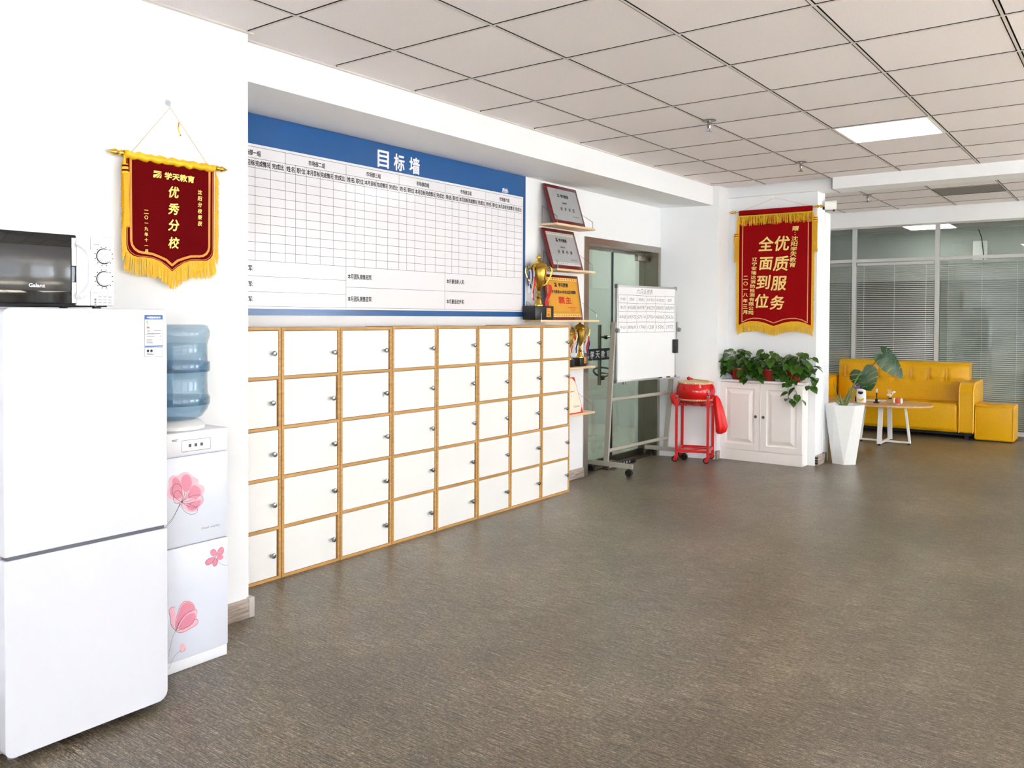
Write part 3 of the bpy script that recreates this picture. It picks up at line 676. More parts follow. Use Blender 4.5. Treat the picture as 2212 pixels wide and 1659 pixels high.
printed(lo, 'line_drawing', T2([[(1378, 300), (1350, 300), (1340, 275), (1355, 254), (1380, 258), (1386, 290), (1378, 300)], [(1380, 300), (1398, 256), (1420, 238), (1434, 252), (1424, 286), (1380, 300)], [(1378, 302), (1330, 316), (1308, 340), (1322, 358), (1356, 340), (1378, 302)], [(1378, 302), (1356, 345), (1368, 366), (1390, 348), (1378, 302)], [(1390, 320), (1405, 345), (1430, 355), (1458, 357)]]), M_ink, -.0046, .0008)
printed(lo, 'pale_petals', T3([[(1125, 778), (1095, 745), (1092, 695), (1080, 650), (1098, 624), (1124, 628), (1120, 660), (1132, 700)], [(1125, 778), (1120, 720), (1140, 650), (1165, 596), (1200, 586), (1238, 604), (1252, 640), (1262, 650), (1252, 690), (1270, 710), (1262, 740), (1215, 765), (1160, 792)], [(1150, 888), (1152, 858), (1172, 850), (1190, 868), (1184, 897), (1163, 908)]]), M_pink, -.0043)
printed(lo, 'tulip_petals', T3([[(1128, 770), (1126, 720), (1146, 650), (1172, 604), (1205, 596), (1236, 616), (1240, 650), (1200, 662), (1165, 700)], [(1134, 772), (1165, 708), (1205, 670), (1246, 660), (1248, 700), (1225, 740), (1180, 765)]]), M_pink2, -.0045)
printed(lo, 'line_drawing', T3([[(1125, 775), (1095, 740), (1092, 690), (1082, 650), (1100, 628), (1122, 630)], [(1125, 775), (1122, 720), (1140, 650), (1165, 598), (1200, 590), (1236, 608), (1242, 650), (1205, 655), (1165, 690), (1140, 730), (1125, 775)], [(1125, 775), (1160, 700), (1205, 665), (1250, 640), (1262, 655), (1250, 690), (1230, 730), (1180, 760), (1125, 775)], [(1240, 705), (1266, 706), (1262, 736), (1215, 762), (1160, 788), (1125, 778)],
    [(1122, 778), (1100, 820), (1090, 880), (1078, 930)], [(1155, 895), (1125, 915), (1100, 955), (1080, 1005)], [(1150, 888), (1155, 906), (1175, 902), (1186, 880)], [(1126, 772), (1138, 745), (1146, 725)], [(1126, 772), (1146, 750), (1162, 738)]]), M_ink, -.0048, .0010)
bt = root('water_bottle', 'large blue plastic water bottle upside down on the dispenser', 'water bottle', (-.458, -.40, .933))
build('collar', B().lathe([(.118, 0), (.118, .012), (.10, .03), (.06, .038)], n=40), M_white, bt, smooth=True)
prof = [(.03, .03), (.085, .036), (.108, .048), (.128, .075), (.135, .095), (.136, .125), (.131, .136), (.129, .142), (.1275, .20), (.1285, .222), (.136, .232), (.136, .262), (.1285, .272), (.1275, .335), (.131, .352), (.137, .368), (.137, .392), (.128, .412), (.11, .417), (.02, .417)]
build('shell', B().lathe(prof, n=56), M_bottle, bt, smooth=True, ang=60)
build('rib_rings', B().lathe([(.1365, .228), (.1378, .232), (.1378, .262), (.1365, .266)], n=56).lathe([(.1365, .096), (.1378, .10), (.1378, .122), (.1365, .126)], n=56), M_bottle, bt, smooth=True)
build('embossed_letters', B().text('水', 0, 0, 0, h=.02, M=Matrix.Translation((.1300*math.sin(.9), -.1300*math.cos(.9), .285)) @ Matrix.Rotation(.9, 4, 'Z')), M_bottle, bt)
prof = [(.03, .032), (.083, .039), (.105, .05), (.124, .076), (.131, .096), (.131, .125), (.124, .142), (.124, .222), (.130, .234), (.130, .258), (.124, .272), (.124, .340), (.0, .340)]
build('water', B().lathe(prof, n=48), glass('water', (.86, .92, .95), .5), bt, smooth=True)

# ------------------------------------------------------------------ banners
def banner(name, label, loc, rz, W, zt, zs, tipd, mred, top_sleeve, fringe_len, texts, textm, side_tassels, fin_r, pole_ext, hook_dz, trim_m, topfringe, ogee, cord_m, seed):
    random.seed(seed)
    r = root(name, label, 'banner', loc, rz)          # local x to the viewer's right side, -y towards the room, z up; origin at pole centre
    # body outline
    def outline(ins, n=12):
        x0, x1 = -W/2+ins, W/2-ins; zb = -zs+ins*.9; out = []
        out.append((x0, -top_sleeve))
        if ogee == 'shield':
            for k in range(5): a = PI+PI/2*k/4; R = .05; out.append((x0+R+R*math.cos(a), zb+R*.9+R*.9*math.sin(a)))
            c = [(-.60, 0), (-.44, -.05), (-.28, -.24), (-.13, -.60), (0, -1.)]
            out += [(x*W/2, zb+tipd*z+(ins*.35 if z < -.5 else 0)) for x, z in c]; out += [(-x*W/2, zb+tipd*z+(ins*.35 if z < -.5 else 0)) for x, z in c[-2::-1]]
            for k in range(5): a = 1.5*PI+PI/2*k/4; R = .05; out.append((x1-R+R*math.cos(a), zb+R*.9+R*.9*math.sin(a)))
        else:
            c = [(-1, -.9), (-.84, -.3), (-.66, 0), (-.46, -.02), (-.28, -.25), (-.12, -.68), (0, -1.)]
            pts = [(x*(W/2-ins), zb+tipd*z) for x, z in c]; pts += [(-x, z) for x, z in pts[-2::-1]]; out += pts
        out.append((x1, -top_sleeve)); return out
    def wav(x, z): return -.004-.003*math.sin(9*x+2)*min(1, -z*1.5)-.002*math.sin(6*z+x*5)
    def fan(pts, y, t=.0):
        b = B(); b.flat = True; n = len(pts)
        bm = bmesh.new(); vs = [bm.verts.new((p[0], 0, p[1])) for p in pts]; f = bm.faces.new(vs)
        bmesh.ops.triangulate(bm, faces=[f]); bmesh.ops.subdivide_edges(bm, edges=list(bm.edges), cuts=5, use_grid_fill=True)
        bm.verts.index_update(); b.add([(v.co.x, y+wav(v.co.x, v.co.z), v.co.z) for v in bm.verts], [tuple(v.index for v in f.verts) for f in bm.faces]); bm.free(); return b
    build('cloth', fan(outline(0), 0), mred, r, smooth=True)
    bk = build('backing_cloth', fan(outline(.002), .004), mred, r, smooth=True)
    for ins, w_, m in trim_m:
        ol = outline(ins); P = []
        for a, c in zip(ol[:-1], ol[1:]):
            for q in range(4): P.append((a[0]+(c[0]-a[0])*q/4, a[1]+(c[1]-a[1])*q/4))
        P.append(ol[-1]); b = B(); b.flat = True; b.strip(P, w_, 0); b.v = [(v[0], v[1]-.0014+wav(v[0], v[2]), v[2]) for v in b.v]; build('trim_band', b, m, r)
    # fringe: threads along the outline
    ol = outline(-.004); b = B(); b.flat = True
    for a, c in zip(ol[:-1], ol[1:]):
        L_ = math.hypot(c[0]-a[0], c[1]-a[1]); n = max(1, int(L_/.0019)); side = abs(c[0]-a[0]) < .01
        for q in range(n):
            t = (q+random.random())/n; x = a[0]+(c[0]-a[0])*t; z = a[1]+(c[1]-a[1])*t; s_ = -1 if x < 0 else 1
            ln = fringe_len*(.9+.2*random.random()); 
            if side: dx = s_*(.010+.008*random.random()); ln = ln*.55
            else: dx = (random.random()-.5)*.012+(s_*.008 if abs(x) > W*.42 else 0)
            y = -.002-.004*random.random()+wav(x, z); w2 = .0017
            b.add([(x-w2, y, z+.004), (x+w2, y, z+.004), (x+dx+w2, y-.002, z-ln), (x+dx-w2, y-.002, z-ln)], [(0, 1, 2, 3)])
    build('fringe', b, M_yel, r, kind='stuff')
    if topfringe:
        b = B(); b.flat = True
        for q in range(int(W/.0042)):
            x = -W/2+W*(q+random.random())/int(W/.0042); dx = (random.random()-.5)*.02; y = -.010-.004*random.random(); ln = topfringe*(.85+.3*random.random()); z = -top_sleeve+.004
            b.add([(x-.0016, y, z), (x+.0016, y, z), (x+dx+.0016, y, z-ln), (x+dx-.0016, y, z-ln)], [(0, 1, 2, 3)])
        b.box(-W/2-.004, W/2+.004, -.012, -.008, -top_sleeve-.004, -top_sleeve+.010)
        build('top_fringe', b, M_yel, r, kind='stuff')
        build('top_sleeve', B().rbox(-W/2, W/2, -.012, .004, -top_sleeve, .012, .005, 2), mred, r, smooth=True)
    else:
        b = B(); n = 40; pts = [(-W/2-.004+(W+.008)*k/n, -.003, -.004+.003*math.sin(k*1.3)) for k in range(n+1)]
        b.tube(pts, [.0155+.0016*math.sin(k*.9+1)+.0012*math.sin(k*2.3) for k in range(n+1)], 12); build('top_sleeve', b, M_yelcloth, r, smooth=True)
    po = build('pole', B().cyl((-W/2-pole_ext, 0, 0), (W/2+pole_ext, 0, 0), fin_r*.5, n=12), M_gold, r, smooth=True)
    for s_ in (-1, 1):
        x = s_*(W/2+pole_ext); R = fin_r
        b = B(); pts = [(x-s_*R, 0, 0), (x-s_*R*.8, 0, 0), (x, 0, 0), (x+s_*R*.4, 0, 0), (x+s_*R*1.6, 0, 0), (x+s_*R*3.0, 0, 0), (x+s_*R*4.2, 0, 0)]
        b.tube(pts, [R*.8, R*1.05, R*1.05, R*.6, R*1.1, R*.6, R*.05], 14); build('finial', b, M_gold, r, smooth=True)
    for (x, z0, z1, wv) in side_tassels:
        b = B(); b.flat = True
        for q in range(46):
            dx = (random.random()-.5)*wv; y = -.016-.012*random.random(); d2 = (random.random()-.5)*wv*.9
            b.add([(x+dx-.0012, y, z0-.03), (x+dx+.0012, y, z0-.03), (x+d2+.0012, y, z1+.02*random.random()), (x+d2-.0012, y, z1+.02*random.random())], [(0, 1, 2, 3)])
        ta = build('tassel', b, M_yel, r, kind='stuff')
        build('tassel_head', B().cyl((x, -.02, z0), (x, -.02, z0-.038), wv*.36, wv*.42, 12), M_yelcloth, ta, smooth=True)
        build('tassel_bands', B().cyl((x, -.02, z0-.004), (x, -.02, z0-.011), wv*.42, n=12).cyl((x, -.02, z0-.022), (x, -.02, z0-.029), wv*.45, n=12), mred, ta, smooth=True)
        build('tassel_cord', B().cyl((x, -.012, z0), (x+.004, -.004, 0), .0018, n=6), M_yelcloth, ta)
    build('hanging_cord', B().tube([(-W/2+.03, 0, .012), (0, .006, hook_dz-.005), (W/2-.03, 0, .012)], .0014, 6), cord_m, r)
    b = B(); b.flat = True
    for t in texts:
        if t[3].get('h', 0) > .045:
            c_ = B(); c_.flat = True; c_.text(t[0], t[1], t[2], -.0105, **t[3]); build('character', c_, textm, r)
        else: b.text(t[0], t[1], t[2], -.0105, **t[3])
    build('lettering', b, textm, r, kind='stuff')
    return r
bn = banner('award_banner', 'shield-shaped dark red banner with gold lettering on the white pillar', (-.390, -.272, 2.030), 0,
  .405, 0, .410, .052, M_red, .015, .068,
  [('学天教育', .034, -.066, dict(h=.028, wd=.137, bold=.0012))] + [(c, .006, z, dict(h=.046, bold=.0014, slant=.15)) for c, z in zip('优秀分校', (-.130, -.200, -.268, -.341))]
  + [(c, .130, -.116-.0268*k, dict(h=.019, bold=.0006, slant=.12)) for k, c in enumerate('沈阳分校荣获')]
  + [(c, -.118, -.224-.0228*k, dict(**({'h': .015} if c not in '一' else {'wd': .015}), bold=.0005)) for k, c in enumerate('二〇一九年十一月')],
  M_goldtxt, [(-.212, -.045, -.30, .030)], .0125, .022, .228, [(.022, .010, mat('gold_braid', (206, 138, 50), .5, .3, var=.2, scale=400)), (.006, .003, mat('orange_braid', (214, 96, 50), .5)), (.0, .003, M_yelcloth)], 0, 'shield', mat('cord_beige', (196, 176, 130), .7), 3)
b = B()
for P in ([(0, 1), (.97, 1), (.50, .72), (0, .64)], [(0, 0), (.24, 0), (.98, .94), (.72, .78), (.3, .5), (0, .40)], [(.36, 0), (.62, 0), (.86, .52), (1, .84)], [(.74, 0), (1, 0), (1, .58), (.9, .4)]):
    b.prismY([(-.084+.036*p[0]-.004*(1-p[1]), -.080+.028*p[1]) for p in P], -.0115, -.0105)
build('emblem', b, M_goldtxt, bn)
bl = build('gold_loop', B().tube([(.034, -.004, .165), (.028, -.01, .14), (.036, -.01, .115), (.040, -.008, .11)], .0032, 6), M_gold, bn)
hk = root('wall_hook', 'small clear adhesive hook above the shield-shaped banner', 'hook', (-.390, -.2485, 2.262))
build('base', B().lathe([(.014, -.001), (.012, -.005), (.0, -.006)], (0, .012), 16, 'y'), M_clearp, hk, smooth=True)
build('peg', B().tube([(0, -.004, .006), (0, -.010, -.004), (0, -.016, -.006), (0, -.018, .002)], .0025, 6), M_clearp, hk, smooth=True)

bn2 = banner('red_banner', 'tall red velvet banner with gold lettering above the potted plants', (5.762, -.682, 2.428), -PI/2,
  .706, 0, 1.078, .045, M_red2, .045, .085,
  [(c, x, z, dict(h=h, bold=.003, slant=.12)) for c, x, z, h in (('优', .072, -.328, .138), ('质', .066, -.520, .138), ('服', .048, -.708, .132), ('务', .034, -.893, .130), ('全', -.080, -.325, .132), ('面', -.080, -.515, .118), ('到', -.104, -.694, .130), ('位', -.118, -.876, .132))]
  + [(c, .198-.0034*k, (-.192, -.240, -.288, -.338, -.388, -.437, -.487, -.536)[k], dict(h=.043, wd=.058, bold=.001, slant=.1) if k != 1 else dict(h=.028, bold=.001)) for k, c in enumerate('赠:沈阳学天教育')]
  + [(c, -.190-.0029*k, -.472-.0432*k, dict(h=.035, wd=.048, bold=.001)) for k, c in enumerate('辽宁安瑞达消防检测有限公司')]
  + [(c, -.278-.0006*k, -.648-.0562*k, dict(**({'h': .036, 'wd': .044} if c not in '二一三' else {'wd': .046}), bold=.001)) for k, c in enumerate('二〇一八年三月')],
  M_creamtxt, [(-.372, -.215, -.50, .05), (.385, -.098, -.43, .045)], .0135, .05, .118, [(.038, .008, mat('pink_gold_braid', (232, 160, 110), .5, var=.2, scale=300)), (.012, .004, M_red), (.0, .010, M_yelcloth)], .09, 'valance', mat('cord_white', (196, 186, 170), .7), 5)
hk2 = root('wall_hook', 'small white adhesive hook above the tall red banner', 'hook', (5.79, -.645, 2.545), -PI/2)
build('base', B().rbox(-.014, .014, -.006, 0, -.03, .025, .004, 2), M_white, hk2, smooth=True)
build('peg', B().tube([(0, -.004, -.006), (0, -.014, -.014), (0, -.02, -.008)], .004, 6), M_white, hk2, smooth=True)

# ------------------------------------------------------------------ shelves, plaques, trophies
def shelf(x0, x1, z, label, depth=.165):
    r = root('wall_shelf', label, 'shelf', (x0, WA, z), group='small pine shelves with wire ends')
    W = x1-x0
    build('board', B().rbox(0, W, -depth, -.001, -.018, 0, .002, 1), M_pine, r)
    for x in (.025, W-.025):
        build('wire_bracket', B().tube([(x, -.003, -.01), (x, -.003, .145), (x, -depth+.012, .052), (x, -depth+.012, -.002)], .0022, 6), M_chrome, r)
    return r
shelf(3.262, 3.862, 2.136, 'topmost pine wall shelf, holding a silver plaque', .16)
shelf(3.290, 3.885, 1.776, 'pine wall shelf holding the silver plaque with ornamental borders', .15)
shelf(3.055, 3.945, 1.364, 'long pine wall shelf holding the big gold trophy and gold plaque', .155)
shelf(3.30, 3.885, .975, 'pine wall shelf with two small trophies beside the lockers', .155)
shelf(3.30, 3.885, .588, 'lowest pine wall shelf, holding a framed certificate', .155)
def plaque(name, label, x0, z, W, Hh, mface, mfr, texts, orn, lean=.13, border=.028):
    r = root(name, label, 'plaque', (x0, .208, z)); r.rotation_euler = (-lean, 0, 0)
    build('frame', B().rbox(0, W, 0, .016, 0, Hh, .003, 2), mfr, r, smooth=True)
    f = build('plate', B().box(border, W-border, -.002, 0, border, Hh-border), mface, r)
    if orn:
        n = 13
        for zz in (border+.014, Hh-border-.014):
            build('ornament_band', B().box(border+.004, W-border-.004, -.0026, -.002, zz-.011, zz+.011), orn, f)
        b = B()
        for zz in (border+.014, Hh-border-.014):
            for k in range(n):
                x = border+.02+(W-2*border-.04)*k/(n-1); b.tube([(x-.010, -.003, zz-.005), (x-.003, -.004, zz+.006), (x+.004, -.004, zz-.004), (x+.010, -.003, zz+.006)], .0018, 5)
        if orn == M_orng:
            for xx in (border+.008, W-border-.008):
                for k in range(12):
                    z_ = border+.03+(Hh-2*border-.06)*k/11; b.tube([(xx-.004, -.003, z_-.010), (xx+.004, -.004, z_-.003), (xx-.004, -.004, z_+.004), (xx+.004, -.003, z_+.010)], .0016, 5)
        build('ornament_relief', b, mface if orn != M_orng else M_gold, f, kind='stuff')
    for m, ts in texts:
        b = B(); b.flat = True
        for t in ts: b.text(t[0], t[1], t[2], -.003, **t[3])
        build('lettering', b, m, f, kind='stuff')
    return r, f
def logo(parent, x, z, s, m, y=-.003):
    b = B()
    emblem_shape(b, x, z, s, y); build('emblem', b, m, parent)
_, f = plaque('award_plaque', 'silver plaque in a maroon frame on the topmost wall shelf', 3.258, 2.137, .484, .336, M_plaq, M_maroon,
  [(M_ink, [('学天教育', .255, .245, dict(h=.028, bold=.0014)), ('沈阳分校', .235, .185, dict(h=.014, wd=.07, bold=.0005)), *[(c, .165+.062*k, .132, dict(h=.029, bold=.0008, slant=.2)) for k, c in enumerate('进步校区')], ('二〇一七年十二月', .36, .075, dict(h=.011, wd=.095, bold=.0004))])], None, .30, .03)
logo(f, .152, .232, .027, M_ink)
_, f = plaque('award_plaque', 'silver plaque with ornamental borders in a maroon frame on the second shelf', 3.240, 1.777, .474, .342, M_plaq, M_maroon,
  [(M_ink, [('学天教育', .255, .245, dict(h=.028, bold=.0014)), ('沈阳分校', .230, .185, dict(h=.014, wd=.07, bold=.0005)), *[(c, .155+.062*k, .145, dict(h=.030, bold=.0008, slant=.2)) for k, c in enumerate('改革先锋')], ('二〇一七年十二月', .35, .080, dict(h=.011, wd=.095, bold=.0004))])], M_orn, .30, .03)
logo(f, .152, .232, .027, M_ink)
_, f = plaque('gold_plaque', 'gold award plaque in a dark frame beside the big trophy', 3.20, 1.365, .512, .368, M_plaqg, M_maroon,
  [(M_ink, [('学天教育', .265, .285, dict(h=.034, bold=.0014)), ('学天教育2019年东北区争霸赛', .262, .228, dict(h=.028, wd=.36, bold=.0009))]), (M_inkr, [('霸主', .262, .160, dict(h=.055, wd=.19, bold=.002)), ('东北赛区学天教育公司', .365, .100, dict(h=.010, wd=.13, bold=.0003)), ('二〇一九年', .365, .083, dict(h=.009, wd=.07, bold=.0003))])], M_orng, .16, .022)
logo(f, .135, .268, .034, M_ink)
build('border_line', B().strip(rrect_pts(.045, .467, .062, .318, (.001,)*4, 2), .002, -.003, closed=True), mat('bronze_line', (150, 96, 30), .4), f)
b = B(); b.flat = True; b.strip([(.365+.024*math.cos(2*PI*k/24), .092+.024*math.sin(2*PI*k/24)) for k in range(24)], .0016, -.003, closed=True); build('stamp_ring', b, M_inkr, f)
cr = root('framed_certificate', 'cream certificate in a thin red frame on the lowest shelf', 'certificate', (3.36, .215, .589)); cr.rotation_euler = (-.30, 0, 0)
build('frame', B().rbox(0, .375, 0, .012, 0, .305, .002, 1), M_redp, cr); f = build('paper', B().box(.008, .367, -.001, 0, .008, .297), mat('cream_paper', (246, 236, 216), .5), cr)
b = B()
for z, x0, x1 in ((.185, .23, .33), (.18, .23, .30), (.145, .24, .26), (.06, .24, .34), (.052, .25, .33)): b.box(x0, x1, -.0016, -.001, z, z+.003)
build('small_print', b, M_inkg, f)
build('corner_ornament', B().prismY([(.367, .297), (.33, .297), (.367, .26)], -.0018, -.001).prismY([(.367, .008), (.33, .008), (.367, .05)], -.0018, -.001), M_inkr, f)

def trophy(name, label, x, y, z, s, ribbons, group='trophies on the wall shelves', plate=True, bw=.145, bd=.09, bh=.10, q_=1.08):
    r = root(name, label, 'trophy', (x, y, z), 0, group)
    build('plinth', B().rbox(-bw/2*s, bw/2*s, -bd/2*s, bd/2*s, 0, bh*s, .003, 2), M_black, r, smooth=True)
    if plate:
        b = build('name_plate', B().box(.01*s, .052*s, -bd/2*s-.002, -bd/2*s, .028*s, .085*s), M_plaqg, r)
        t = B(); t.flat = True; t.text('霸主', .031*s, .045*s, -bd/2*s-.0025, h=.014*s, bold=.0006); t.box(.016*s, .046*s, -bd/2*s-.0026, -bd/2*s-.002, .062*s, .065*s).box(.016*s, .046*s, -bd/2*s-.0026, -bd/2*s-.002, .072*s, .074*s); build('lettering', t, M_inkr, b, kind='stuff')
    Z = bh
    prof = [(.040, Z), (.040, Z+.008), (.030, Z+.014), (.026, Z+.035), (.018, Z+.055), (.024, Z+.07), (.012, Z+.085), (.016, Z+.10), (.010, Z+.115)]
    build('stem', B().lathe([(a*s, c*s) for a, c in prof], n=28), M_gold, r, smooth=True)
    prof = [(.010, Z+.115), (.022, Z+.135), (.036, Z+.165), (.050, Z+.205), (.058, Z+.245), (.060, Z+.275), (.066, Z+.29), (.062, Z+.297), (.04, Z+.297)]
    build('cup', B().lathe([(a*s*q_, c*s) for a, c in prof], n=32), M_gold, r, smooth=True, ang=50)
    prof = [(.064, Z+.297), (.060, Z+.31), (.040, Z+.33), (.016, Z+.342), (.008, Z+.352), (.016, Z+.365), (.016, Z+.375), (.006, Z+.388), (.0, Z+.40)]
    build('lid', B().lathe([(a*s*q_, c*s) for a, c in prof], n=28), M_gold, r, smooth=True, ang=50)
    for q in (-1, 1):
        pts = [(.056, .285), (.078, .30), (.092, .285), (.094, .26), (.084, .225), (.066, .19), (.05, .165), (.034, .155)]
        build('handle', B().tube([(q*a*s*q_, -.002, (Z+c)*s) for a, c in pts], .0062*s, 8), M_gold, r, smooth=True, rz=-.85)
    for (ax, zt_, zb_, m, wv, q) in ribbons:
        b = B(); n = 10; vs = []; fs = []
        for k in range(n+1):
            t = k/n; zz = zt_+(zb_-zt_)*t; xx = ax+wv*.6*math.sin(t*5+q); yy = -.066-.008*math.sin(t*6+q)-.01*q
            vs += [((xx-wv/2)*s, yy*s, (Z+zz)*s), ((xx+wv/2)*s, (yy-.006)*s, (Z+zz)*s)]
        fs = [(2*k, 2*k+1, 2*k+3, 2*k+2) for k in range(n)]; b.add(vs, fs); b.flat = True
        build('ribbon', b, m, r, smooth=True, rz=-.85)
    return r
R_r, R_w, R_b = mat('ribbon_red', (216, 30, 34), .4), mat('ribbon_white', (226, 226, 232), .4), mat('ribbon_blue', (44, 58, 120), .4)
trophy('gold_trophy', 'big gold trophy cup with lid on a black box beside the gold plaque', 3.125, .262, 1.365, 1.03,
       [(-.074, .27, .10, R_w, .013, 0), (-.062, .27, .13, R_b, .011, .6), (-.050, .26, .06, R_w, .012, .3), (-.044, .22, .04, R_r, .010, .8), (.066, .16, .0, R_r, .024, .4), (-.085, .26, .15, R_b, .009, 1.2)], plate=False, bw=.25, bd=.115, bh=.105)
t = build('name_plate', B().box(0, .062, -.002, 0, 0, .07), M_plaqg, None, loc=(0, 0, 0)); t.parent = bpy.data.objects['gold_trophy']; t.location = (.022, -.0605, .022)
b = B(); b.flat = True; b.text('霸主', .031, .018, -.0028, h=.017, bold=.0007); b.box(.010, .052, -.0026, -.002, .040, .043).box(.016, .046, -.0026, -.002, .053, .056); build('lettering', b, M_inkr, t, kind='stuff')
trophy('gold_trophy', 'small gold trophy with red and blue ribbons near the door frame', 3.752, .265, .976, .83,
       [(-.075, .26, .05, R_r, .022, 0), (-.055, .26, .06, R_w, .018, .6), (-.040, .24, .05, R_b, .014, .3), (.062, .22, .04, R_r, .020, .4), (.05, .22, .05, R_w, .016, .9), (.076, .17, .02, R_b, .012, .9)], bw=.13, bd=.09, bh=.085)
trophy('gold_trophy', 'small gold trophy partly hidden behind the end locker', 3.575, .265, .976, .72,
       [(.045, .24, .08, R_w, .014, 0)], plate=False, bw=.13, bd=.09, bh=.085)

# ------------------------------------------------------------------ rolling whiteboard
LB, RB = Vector((4.33, .245)), Vector((5.30, .13)); ang = math.atan2(RB.y-LB.y, RB.x-LB.x); WW = (RB-LB).length
ws = root('rolling_whiteboard', 'rolling whiteboard with a handwritten table in front of the glass door', 'whiteboard', (4.33, .245, 0), ang)
iv = Matrix.Rotation(-ang, 3, 'Z')
def wl(x, y, z): v = iv @ Vector((x-4.33, y-.245, 0)); return Vector((v.x, v.y, z))
bdp = build('board_panel', B().box(.014, WW-.014, -.012, .008, .814, 1.666), M_wb, ws)
build('board_frame', B().rbox(0, WW, -.016, .012, 1.660, 1.680, .004, 2).rbox(0, WW, -.016, .012, .80, .820, .004, 2).rbox(0, .018, -.016, .012, .80, 1.68, .004, 2).rbox(WW-.018, WW, -.016, .012, .80, 1.68, .004, 2), M_alu, ws, smooth=True)
b = B()
for x in (0, WW):
    for z in (.80, 1.68): b.rbox(x-.012 if x else -.006, x+.006 if x else .012, -.019, .015, z-.03 if z > 1 else z-.006, z+.006 if z > 1 else z+.03, .004, 2)
build('corner_cap', b, M_grey, bdp, smooth=True)
b = B(); xs = [.025, .155, .31, .465, .615, .78, WW-.03]; zs = [1.589, 1.516, 1.440, 1.344, 1.250]
for k, z in enumerate(zs): b.strip([(xs[0]+(xs[-1]-xs[0])*q/8, z+.002*math.sin(q*1.3+k)) for q in range(9)], .0028, -.0127)
for k, x in enumerate(xs): b.strip([(x+.0015*math.sin(q+k), zs[0]+(zs[-1]-zs[0])*q/6) for q in range(7)], .0024, -.0127)
b.flat = True; build('ruled_table', b, M_line, bdp)
b = B(); b.flat = True; random.seed(4)
b.text('六月业绩表', .44, 1.626, -.0128, h=.05, wd=.26, slant=.15)
rows = [['分校', '西安', '西安2', '10沟2', '10沟22', '郑州'], ['本月', '442085', '84787', '84229', '580053', '68291'], ['本年度', '69375', '57114', '37954', '46060', '35656'], ['今日', '8969', '11740', '128', '1536', '2972']]
for j, rw in enumerate(rows):
    for i, s_ in enumerate(rw):
        b.text(s_, (xs[i]+xs[i+1])/2, (zs[j]+zs[j+1])/2, -.0128, h=.032 if j else .030, wd=min((xs[i+1]-xs[i])*.86, .026*len(s_)+(.03 if i == 0 else .02)), slant=.22)
build('handwriting', b, mat('marker_ink', (134, 134, 140), .6), bdp, kind='stuff')
build('marker_tray', B().rbox(.62, WW, -.06, -.012, .800, .806, .002, 1).rbox(.62, WW, -.062, -.056, .80, .815, .002, 1), M_alu, ws, smooth=True)
for k, x in enumerate((.66, .80)):
    mk = root('marker_pen', ('black and white marker pen lying on the whiteboard tray' if k == 0 else 'white capped marker pen on the tray near the drum'), 'marker pen', ws.matrix_basis @ Vector((x, -.04, .815)), ang, 'marker pens on the whiteboard tray')
    build('barrel', B().cyl((.03, 0, 0), (.10, 0, 0), .008, n=10), M_white if k == 0 else M_white, mk, smooth=True); build('cap', B().cyl((0, 0, 0), (.03, 0, 0), .009, n=10).cyl((.10, 0, 0), (.13, 0, 0), .0085, n=10), M_black, mk, smooth=True)
er = root('board_eraser', 'black block eraser sticking to the edge of the whiteboard', 'eraser', ws.matrix_basis @ Vector((WW-.045, -.013, 1.045)), ang)
build('pad', B().rbox(-.02, .04, -.008, 0, 0, .13, .002, 1), M_grey, er); build('grip', B().rbox(-.022, .042, -.032, -.008, -.002, .132, .005, 2), M_black, er, smooth=True)
# stand: uprights lean slightly; feet with casters
posts = [((4.205, .262), (4.312, .252)), ((5.335, .235), (5.325, .130))]
for (bx_, tx_) in posts:
    p0, p1 = wl(*bx_, .10), wl(*tx_, 1.345)
    d = (p1-p0); u_ = Vector((math.cos(-ang), math.sin(-ang), 0)); v_ = Vector((-math.sin(-ang), math.cos(-ang), 0))
    vs = [p+u_*sx*.011+v_*sy*.022 for p in (p0, p1) for sx, sy in ((-1, -1), (1, -1), (1, 1), (-1, 1))]
    build('upright', B().add(vs, [(0, 1, 2, 3), (7, 6, 5, 4)]+[(k, (k+1) % 4, (k+1) % 4+4, k+4) for k in range(4)]), M_steelb, ws)
    q = wl(tx_[0], tx_[1], 1.27)
    build('pivot_knob', B().cyl(q+v_*-.024, q+v_*-.05, .022, .018, 14), M_grey, ws, smooth=True)
    fx = bx_[0]
    ft = B(); a, c = wl(fx, .0, 0), wl(fx, .455, 0)
    vs = [Vector((p.x, p.y, z))+u_*sx*.0125 for p in (a, c) for z, sx in ((.068, -1), (.068, 1), (.108, 1), (.108, -1))]
    ft.add(vs, [(0, 1, 2, 3), (7, 6, 5, 4)]+[(k, (k+1) % 4, (k+1) % 4+4, k+4) for k in range(4)]); fo = build('foot', ft, M_steelb, ws)
    for yy in (.035, .415):
        c0 = wl(fx, yy, .03); build('caster', B().cyl(c0-u_*.018, c0+u_*.018, .03, n=18).cyl((c0.x, c0.y, .045), (c0.x, c0.y, .068), .014, n=10), M_black, fo, smooth=True)
for zc in (.65, .198):
    t = (zc-.10)/1.245
    A = [wl(b_[0]+(t_[0]-b_[0])*t, b_[1]+(t_[1]-b_[1])*t, zc) for b_, t_ in posts]
    build('cross_tube', B().cyl(A[0], A[1], .016, n=14).cyl(A[0], A[0]+(A[1]-A[0])*.05, .019, n=14), M_steelb, ws, smooth=True)
